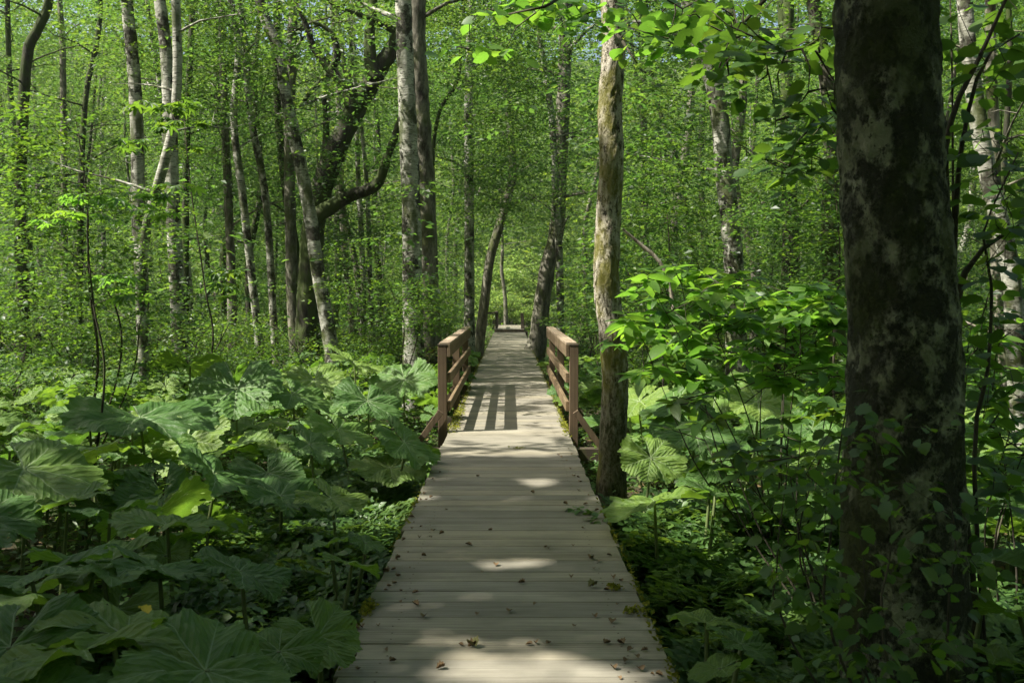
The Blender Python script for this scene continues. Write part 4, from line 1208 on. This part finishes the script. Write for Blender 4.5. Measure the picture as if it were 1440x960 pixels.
# handmade ones at the near left, matched to the photograph
hero = [
 ("largest butterbur leaf clump at the lower left with a yellow petal on one leaf", [(190, 885, 3.7, .33, 30, .25), (120, 905, 3.4, .28, 140, .3), (300, 930, 3.3, .30, -20, .3)]),
 ("butterbur with dark leaf tilted toward the walkway near its bottom", [(345, 795, 4.6, .25, 10, .35), (455, 890, 4.1, .19, -40, .5), (400, 910, 3.8, .16, -100, .3)]),
 ("butterbur with wide leaf behind the lower left clump", [(150, 790, 4.6, .34, 60, .3), (230, 790, 4.7, .30, 20, .3), (50, 800, 4.4, .34, 160, .3)]),
 ("butterbur holding one flat dark umbrella leaf above the ferny plants", [(240, 730, 5.6, .30, 80, .08), (160, 715, 5.9, .26, 110, .3)]),
 ("butterbur with broad pale veined leaf at the left picture edge", [(40, 650, 6.4, .46, -30, .35), (-30, 720, 5.5, .36, 0, .3), (100, 700, 6.0, .26, 200, .3)]),
 ("butterbur at the lower left corner of the picture", [(20, 900, 3.6, .28, -90, .4), (60, 955, 3.1, .27, 30, .2), (-20, 830, 4.1, .3, 40, .3)]),
 ("butterbur with very wide flat leaf under the maple sapling", [(200, 578, 8.6, .58, -40, .18), (130, 600, 8.4, .36, 140, .3)]),
 ("butterbur with large upright pleated leaf at the middle of the left side", [(335, 540, 10.2, .50, -80, .55), (270, 510, 11.0, .45, 100, .4)]),
 ("butterbur with two bright leaves facing the walkway in front of the twin trunks", [(415, 550, 10.6, .38, -40, .5), (500, 505, 13.0, .46, 10, .4), (445, 530, 11.6, .40, -70, .5)]),
 ("butterbur with upright grey green leaf beside the near railing post", [(520, 560, 11.0, .36, -60, .6), (570, 530, 12.6, .40, -100, .6), (480, 600, 9.6, .34, -30, .5)]),
 ("butterbur with drooping leaves left of the railing brace", [(440, 620, 8.6, .30, -20, .4), (380, 660, 7.9, .32, -60, .4), (330, 625, 8.6, .36, 180, .3)]),
 ("butterbur with big pale leaf behind the small ferny plants", [(400, 690, 7.0, .36, 10, .35), (470, 695, 6.9, .26, -20, .3)]),
 ("butterbur with low leaf touching the left walkway edge", [(500, 790, 5.2, .17, 60, .4), (470, 760, 5.7, .16, 150, .3), (520, 760, 5.6, .13, 0, .4)]),
 ("butterbur with flat jagged leaf beside the sunlit trunk", [(925, 700, 6.6, .34, 170, .22), (1010, 690, 6.8, .26, 20, .3)]),
 ("butterbur with small leaf near the right walkway edge low down", [(1000, 870, 4.4, .17, 60, .2), (1050, 900, 4.1, .15, -10, .3), (1020, 935, 3.9, .13, 190, .2)]),
 ("butterbur with drooping bright leaves behind the sunlit trunk", [(920, 640, 8.0, .28, -60, .7), (980, 600, 8.8, .36, -90, .5), (900, 560, 10.4, .34, 200, .5)]),
 ("butterbur with pale sunlit leaf under the bright bush", [(1010, 545, 9.6, .44, -110, .55), (950, 560, 9.2, .36, 200, .5), (1070, 560, 9.2, .36, -60, .5)]),
 ("butterbur at the lower right corner behind the huge trunk", [(1410, 920, 4.4, .22, 0, .3), (1395, 780, 4.6, .24, 90, .1), (1440, 860, 4.4, .2, 30, .4)]),
]
for lb, ls in hero:
    c = np.mean([W(px, py, D) for px, py, D, *_ in ls], axis=0)
    lv = []
    for px, py, D, r, az, tl in ls:
        p = W(px, py, D); lv.append((p[0] - c[0], p[1] - c[1], p[2], r, rad(az), tl)); occb.append((p[0], p[1], r))
    butterbur(c[0], c[1], lv, lb, None)
# the field
tries = 0; nL = nR = 0
while tries < 60000 and nL + nR < 298:
    tries += 1
    left = R.random() < .62
    y = 2.6 + 24 * R.random() ** 1.1
    ex_ = .53 * y + .6
    x = -R.uniform(.95, ex_) if left else R.uniform(1.0, ex_)
    if y > 20 and R.random() < .5: continue
    if 9.3 < y < 12.2 and abs(x) < 1.5: continue
    if left:
        if y < 8.8 and x > -1.9 - .0 * y and y > 3.9: continue       # ferny strip beside the deck
    else:
        if y < 6.3: continue
        if (x - 1) < .7 and 8 < y < 9.8: continue
    if any((x - a) ** 2 + (y - b) ** 2 < (.31 + r_ * .40 + .012 * y) ** 2 for a, b, r_ in occb): continue
    occb.append((x, y, .38))
    near = y < 7
    if near: zz = (-.05, .22)
    elif left: zz = (.0, .38)
    else: zz = (-.05, .35)
    rnd_plant(x, y, zz[0], zz[1], .17, .38 if near else .42,
              bl_label(x, y, left), "butterburs " + bl_zone(x, y, left), n=4 if y < 14 else 3, stalks=y < 12)
    if left: nL += 1
    else: nR += 1

# ------------------------------------------------------------------ ground cover
def compound(seed):
    """twice divided toothed leaf like an astilbe, length 1"""
    rs = np.random.default_rng(seed); Vs, Fs, n = [], [], 0
    def add(p, az, s):
        nonlocal n
        d = np.array([math.sin(az), math.cos(az), rs.normal(-.1, .15)]); d /= np.linalg.norm(d)
        nn = np.array([rs.normal(0, .2), rs.normal(0, .2), 1.0]); x = np.cross(d, nn); x /= np.linalg.norm(x); z = np.cross(x, d)
        V = LEAF_M[0] @ np.stack([x, d, z], 0) * s + p
        Vs.append(V)
        for f in LEAF_M[1]: Fs.append((f + n))
        n += len(V)
    for k in range(4):
        t = .25 + k * .2
        for s in (-1, 1):
            L = .42 * (1 - .18 * k)
            for j in range(3):
                u = (j + 1) / 3
                p = np.array([s * L * u * .85, t + L * u * .45, .10 * math.sin(t * 3) - .12 * u * u + .0])
                add(p, s * (1.0 + .7), .15); add(p, s * .15, .15)
            add(np.array([s * L * .95, t + L * .5, -.1]), s * 1.0, .18)
    add(np.array([0, 1.0, .0]), 0, .2); add(np.array([0, .93, .0]), .9, .16); add(np.array([0, .93, .0]), -.9, .16)
    # rachis
    mb = MB(); tube(mb, [np.array([0, 0, -.1]), np.array([0, .5, .1]), np.array([0, 1, 0])], [.012, .008, .004], 3, .3)
    V = mb.V[0]; Vs.append(V)
    for kk, f in mb.F.items():
        for ff in f: Fs.append(ff + n)
    n += len(V)
    q = [f for f in Fs if f.shape[1] == 4]; t3 = [f for f in Fs if f.shape[1] == 3]
    return np.concatenate(Vs), [np.concatenate(q), np.concatenate(t3)]
CMP = [compound(k) for k in range(3)]
def cover(name, label, pts_, size, mt, seed, per=6):
    rs = np.random.default_rng(seed)
    pts_ = np.asarray(pts_); Vs, Fq, Ft, vs, n0 = [], [], [], [], 0
    for ti, (T, F) in enumerate(CMP):
        P0 = pts_[ti::3]; idx = np.repeat(np.arange(len(P0)), per); k = len(idx)
        az = rs.uniform(0, 6.28, k)
        P = P0[idx] + np.stack([rs.normal(0, .04, k), rs.normal(0, .04, k), rs.uniform(.0, .18, k)], -1)
        d = np.stack([np.cos(az), np.sin(az), rs.uniform(.0, .6, k)], -1); d /= np.linalg.norm(d, axis=1)[:, None]
        nn = np.stack([rs.normal(0, .15, k), rs.normal(0, .15, k), np.ones(k)], -1); x = np.cross(d, nn); x /= np.linalg.norm(x, axis=1)[:, None]
        B = np.stack([x, d, np.cross(x, d)], -1)
        V, Fo, vv = scatter(T, F, P, B, size * rs.uniform(.7, 1.2, k), np.clip(rs.normal(.5, .22, k), 0, 1))
        Vs.append(V); Fq.append(Fo[0] + n0); Ft.append(Fo[1] + n0); vs.append(vv); n0 += len(V)
    o = obj(name, mesh_data(name, np.concatenate(Vs), [np.concatenate(Fq), np.concatenate(Ft)], mt, True, v=np.concatenate(vs)))
    return tag(o, label, "ground cover", kind="stuff")
def pts_in(n, f, seed, zoff=0.0):
    rs = random.Random(seed); out = []
    while len(out) < n:
        x, y = f(rs)
        if abs(x) < HW + .06 and y < 46: continue
        out.append((x, y, float(gz(x, y)) + zoff * min(1, max(-1.2, (abs(x) - .95) * 4))))
    return out
cover("fern_cover", "ferny toothed ground plants hugging the right edge of the near boards", pts_in(330, lambda r: (r.uniform(.98, 2.7), r.uniform(3.4, 8.4)), 1, .12), .36, M['cover'], 1, 6)
cover("fern_cover", "ferny toothed ground plants between the near boards and left butterbur", pts_in(300, lambda r: (-r.uniform(.96, 2.1), r.uniform(4.6, 11.2)), 2, .12), .34, M['cover'], 2, 6)
# low leaves all over the floor
def litter_cover(name, label, n, f, size, mt, seed, hz=.35, tpl=LEAF_M):
    rs = np.random.default_rng(seed); x, y = f(rs, n)
    kp = ~((np.abs(x) < HW + .08) & (y < 51)); x, y = x[kp], y[kp]; m = len(x)
    h = hz * rs.random(m) ** 1.5 * (.4 + fbm(x * 1.2, y * 1.2)) * np.clip((np.abs(x) - .6) / .6, .2, 1)
    P = np.stack([x, y, gz(x, y) + .02 + h], -1)
    B = leaf_basis(m, rs.uniform(0, 6.28, m), .4, rs=rs)
    V, F, vv = scatter(tpl[0], tpl[1], P, B, size * rs.uniform(.6, 1.4, m), np.clip(.3 + .5 * fbm(x * .9, y * .9 + 5) + rs.normal(0, .15, m), 0, 1))
    o = obj(name, mesh_data(name, V, F, mt, True, v=vv)); tag(o, label, "ground cover", kind="stuff")
litter_cover("undergrowth", "small green leaves covering the soil near the walkway", 90000, lambda r, n: (r.uniform(-9, 9, n), 2.2 + 16 * r.random(n)), .06, M['cover'], 5, .75)
litter_cover("undergrowth", "low leafy undergrowth across the deep forest floor", 60000, lambda r, n: (r.uniform(-36, 36, n), r.uniform(16, 66, n)), .16, M['cover'], 6, .7, LEAF_S)
litter_cover("leaf_litter", "dry brown leaves lying between the plants", 9000, lambda r, n: (r.uniform(-7, 7, n), r.uniform(2.2, 16, n)), .06, M['brownleaf'], 7, .01)

# moss along the deck edges
rs = np.random.default_rng(9)
P = []
for x, y, n, sx, sy in ((-.63, 13.2, 500, .05, .6), (-.64, 15.4, 260, .03, .9), (-.62, 12.0, 200, .05, .25), (.65, 11.9, 240, .04, .3), (.66, 13.4, 260, .025, .9), (.67, 16.5, 150, .03, 1.5), (-.66, 4.95, 180, .025, .05), (.67, 5.05, 60, .015, .22), (.66, 4.6, 30, .015, .3),
                        (.55, 5.3, 60, .03, .03), (-.67, 7.2, 70, .02, .5), (-.67, 22, 300, .03, 3), (.67, 24, 400, .03, 4), (.67, 4.1, 40, .02, .12), (.60, 4.9, 60, .05, .02), (.68, 5.6, 70, .010, .5), (-.67, 4.6, 40, .010, .3), (.67, 6.6, 70, .010, .5), (.1, 10.2, 30, .06, .03)):
    P.append(np.stack([np.clip(rs.normal(x, sx * .6, n) + .025 * np.sign(x) * (abs(x) > .5), -.715, .715), rs.normal(y, sy, n), np.full(n, .001) + np.abs(rs.normal(0, .006, n))], -1))
P = np.concatenate(P); k = len(P)
B = leaf_basis(k, rs.uniform(0, 6.28, k), .8, -.6, rs)
V, F, vv = scatter(LEAF_S[0], LEAF_S[1], P, B, rs.uniform(.015, .035, k), rs.random(k))
o = obj("moss", mesh_data("moss", V, F, M['moss'], False, v=vv)); tag(o, "yellow green moss growing along the plank ends", "moss", kind="stuff")

# mossy stump behind the left railing
mb = MB()
tube(mb, [np.array([0, 0, -.1]), np.array([.02, 0, .5]), np.array([0, .03, .95]), np.array([.02, 0, 1.1])], [.34, .30, .33, .22], 22, .07, .12, .4)
o = obj("tree_stump", mb.data("tree_stump", M['darkbark'])); o.location = (-1.15, 18.4, float(gz(-1.15, 18.4)))
tag(o, "round mossy stump behind the railing by the twin trunks", "stump")
Pm = np.stack([rs.normal(0, .17, 1500), rs.normal(0, .17, 1500), rs.uniform(.9, 1.2, 1500)], -1)
V, F, vv = scatter(LEAF_S[0], LEAF_S[1], Pm, leaf_basis(1500, rs.uniform(0, 6.28, 1500), .9, rs=rs), rs.uniform(.03, .06, 1500), rs.random(1500) * .5)
obj("moss_cap", mesh_data("moss_cap", V, F, M['moss'], False, v=vv), o)

# dead sticks
for pth, r, lb in ((pt(12, [(878, 322), (905, 345), (930, 368), (945, 405), (953, 470)]), .022, "pale broken stick leaning right of the sunlit trunk"),
                   (pt(9.5, [(1120, 640), (1085, 655), (1055, 690)]), .016, "pale dead twig low in the dark bush"),
                   (pt(11, [(1200, 420), (1320, 440), (1400, 470)]), .018, "thin bare stick behind the huge trunk")):
    mb = MB(); tube(mb, pth, [r * .6, r, r, r * .9], 6, .1, .1)
    o = obj("dead_stick", mb.data("dead_stick", M['deadwood'], origin=pth[-1])); o.location = pth[-1]; tag(o, lb, "stick")

# ------------------------------------------------------------------ fallen leaves on the boards
def curled(seed, mt):
    r2 = np.random.default_rng(seed)
    T, F = serrated(7, .38, .05, 1.0, .5 + r2.random() * .6, .1)
    V = T.copy(); V[:, 1] -= .5
    V[:, 2] += .25 * np.abs(V[:, 0]) + .5 * V[:, 1] ** 2 * r2.uniform(.2, 1.2) + r2.normal(0, .03, len(V))
    V[:, 2] -= V[:, 2].min()
    return mesh_data("fallen_leaf", V, F, mt, True, v=np.full(len(V), .5))
FL = [curled(k, M['brownleaf']) for k in range(5)] + [curled(9, M['oliveleaf'])]
def fallen(px, py, s, i, lb, gp):
    x, y = deckxy(px, py)
    o = obj("fallen_leaf", FL[i], None, (x, y, .004)); o.scale = (s, s, s); o.rotation_euler.z = R.uniform(0, 6.28)
    tag(o, lb, "leaf", gp)
for px, py in ((668, 909), (630, 717), (809, 768), (775, 772), (626, 751), (615, 747), (800, 709), (812, 881), (811, 813), (588, 834), (696, 746), (665, 767), (769, 770), (750, 907), (762, 905), (570, 847), (590, 851), (653, 908), (676, 670), (755, 693), (584, 728), (571, 760), (545, 805), (835, 785), (850, 790), (843, 800), (838, 786), (700, 795), (685, 805), (740, 820), (860, 830), (842, 868), (868, 875), (880, 905), (895, 915), (902, 925), (910, 915), (889, 930), (870, 940), (515, 883), (507, 884), (600, 868), (780, 905), (840, 730), (832, 722), (820, 690), (808, 660), (812, 670), (790, 640), (800, 648), (720, 860), (760, 850), (676, 864), (625, 940), (558, 930), (860, 905), (905, 942), (880, 955)):
    edge = abs(deckxy(px, py)[0]) > .42
    fallen(px + R.uniform(-3, 3), py, R.uniform(.025, .05), R.randrange(5), "small curled brown leaf among the litter at the plank ends" if edge else "small curled brown leaf on the open middle boards",
           "brown leaves at the plank ends" if edge else "brown leaves on the middle boards")
for _ in range(48):
    e_ = R.choice([-1, 1]); y_ = R.uniform(3.9, 10.5) if e_ > 0 else R.uniform(3.9, 9)
    x_ = e_ * (.685 - abs(R.gauss(0, .09)) - .02); px_, py_ = CX + x_ / y_ * FPX, HY + CH * FPX / y_
    fallen(px_, py_, R.uniform(.015, .04), R.randrange(5), "small curled brown leaf among the litter at the plank ends", "brown leaves at the plank ends")
fallen(670, 909, .07, 5, "flat olive leaf on the near boards", None)
fallen(838, 825, .06, 5, "green leaf on the sunny near plank by the right edge", None)
# green sprig lying over the right plank ends
sp = [np.array([*deckxy(px, py), .03]) for px, py in ((812, 718), (825, 722), (838, 726), (846, 733))]
o = leafy("", None, sp, 7, .06, .01, .06, LEAF_N, M['cover'], 99, .3, name="leafy_sprig"); tag(o, "green sprig reaching over the right plank ends", "sprig")
# yellow petal on the large butterbur leaf
me = curled(3, M['yellowleaf'])
p = W(209, 870, 3.62)
o = obj("yellow_leaf", me, None, (p[0], p[1], p[2] + .03)); o.scale = (.06, .06, .06); o.rotation_euler = (.4, 0, 1)
tag(o, "small yellow leaf lying on the big dark butterbur leaf", "leaf")
# things whose labels still agree: tell them apart by their order from the left
dup = {}
for o in bpy.data.objects:
    if o.parent is None and o.get("label") and o.get("category") in ("tree", "shrub", "plant") and not o.name.startswith("added_shade_tree"):
        dup.setdefault(o["label"], []).append(o)
for lb, os_ in dup.items():
    if len(os_) < 2: continue
    os_.sort(key=lambda o: o.location.x / o.location.y)
    n = len(os_)
    for k, o in enumerate(os_):
        o["label"] = lb + ", " + ({0: "left one", n - 1: "right one"}.get(k) or ("middle one" if n == 3 else ("second", "third", "fourth", "fifth", "sixth", "seventh", "eighth", "ninth", "tenth", "eleventh", "twelfth")[min(k - 1, 10)] + " from left"))
print("LEAVES", nleaf_total, "objects", len(bpy.data.objects), "plants", nL, nR, "trees", len(TREES))
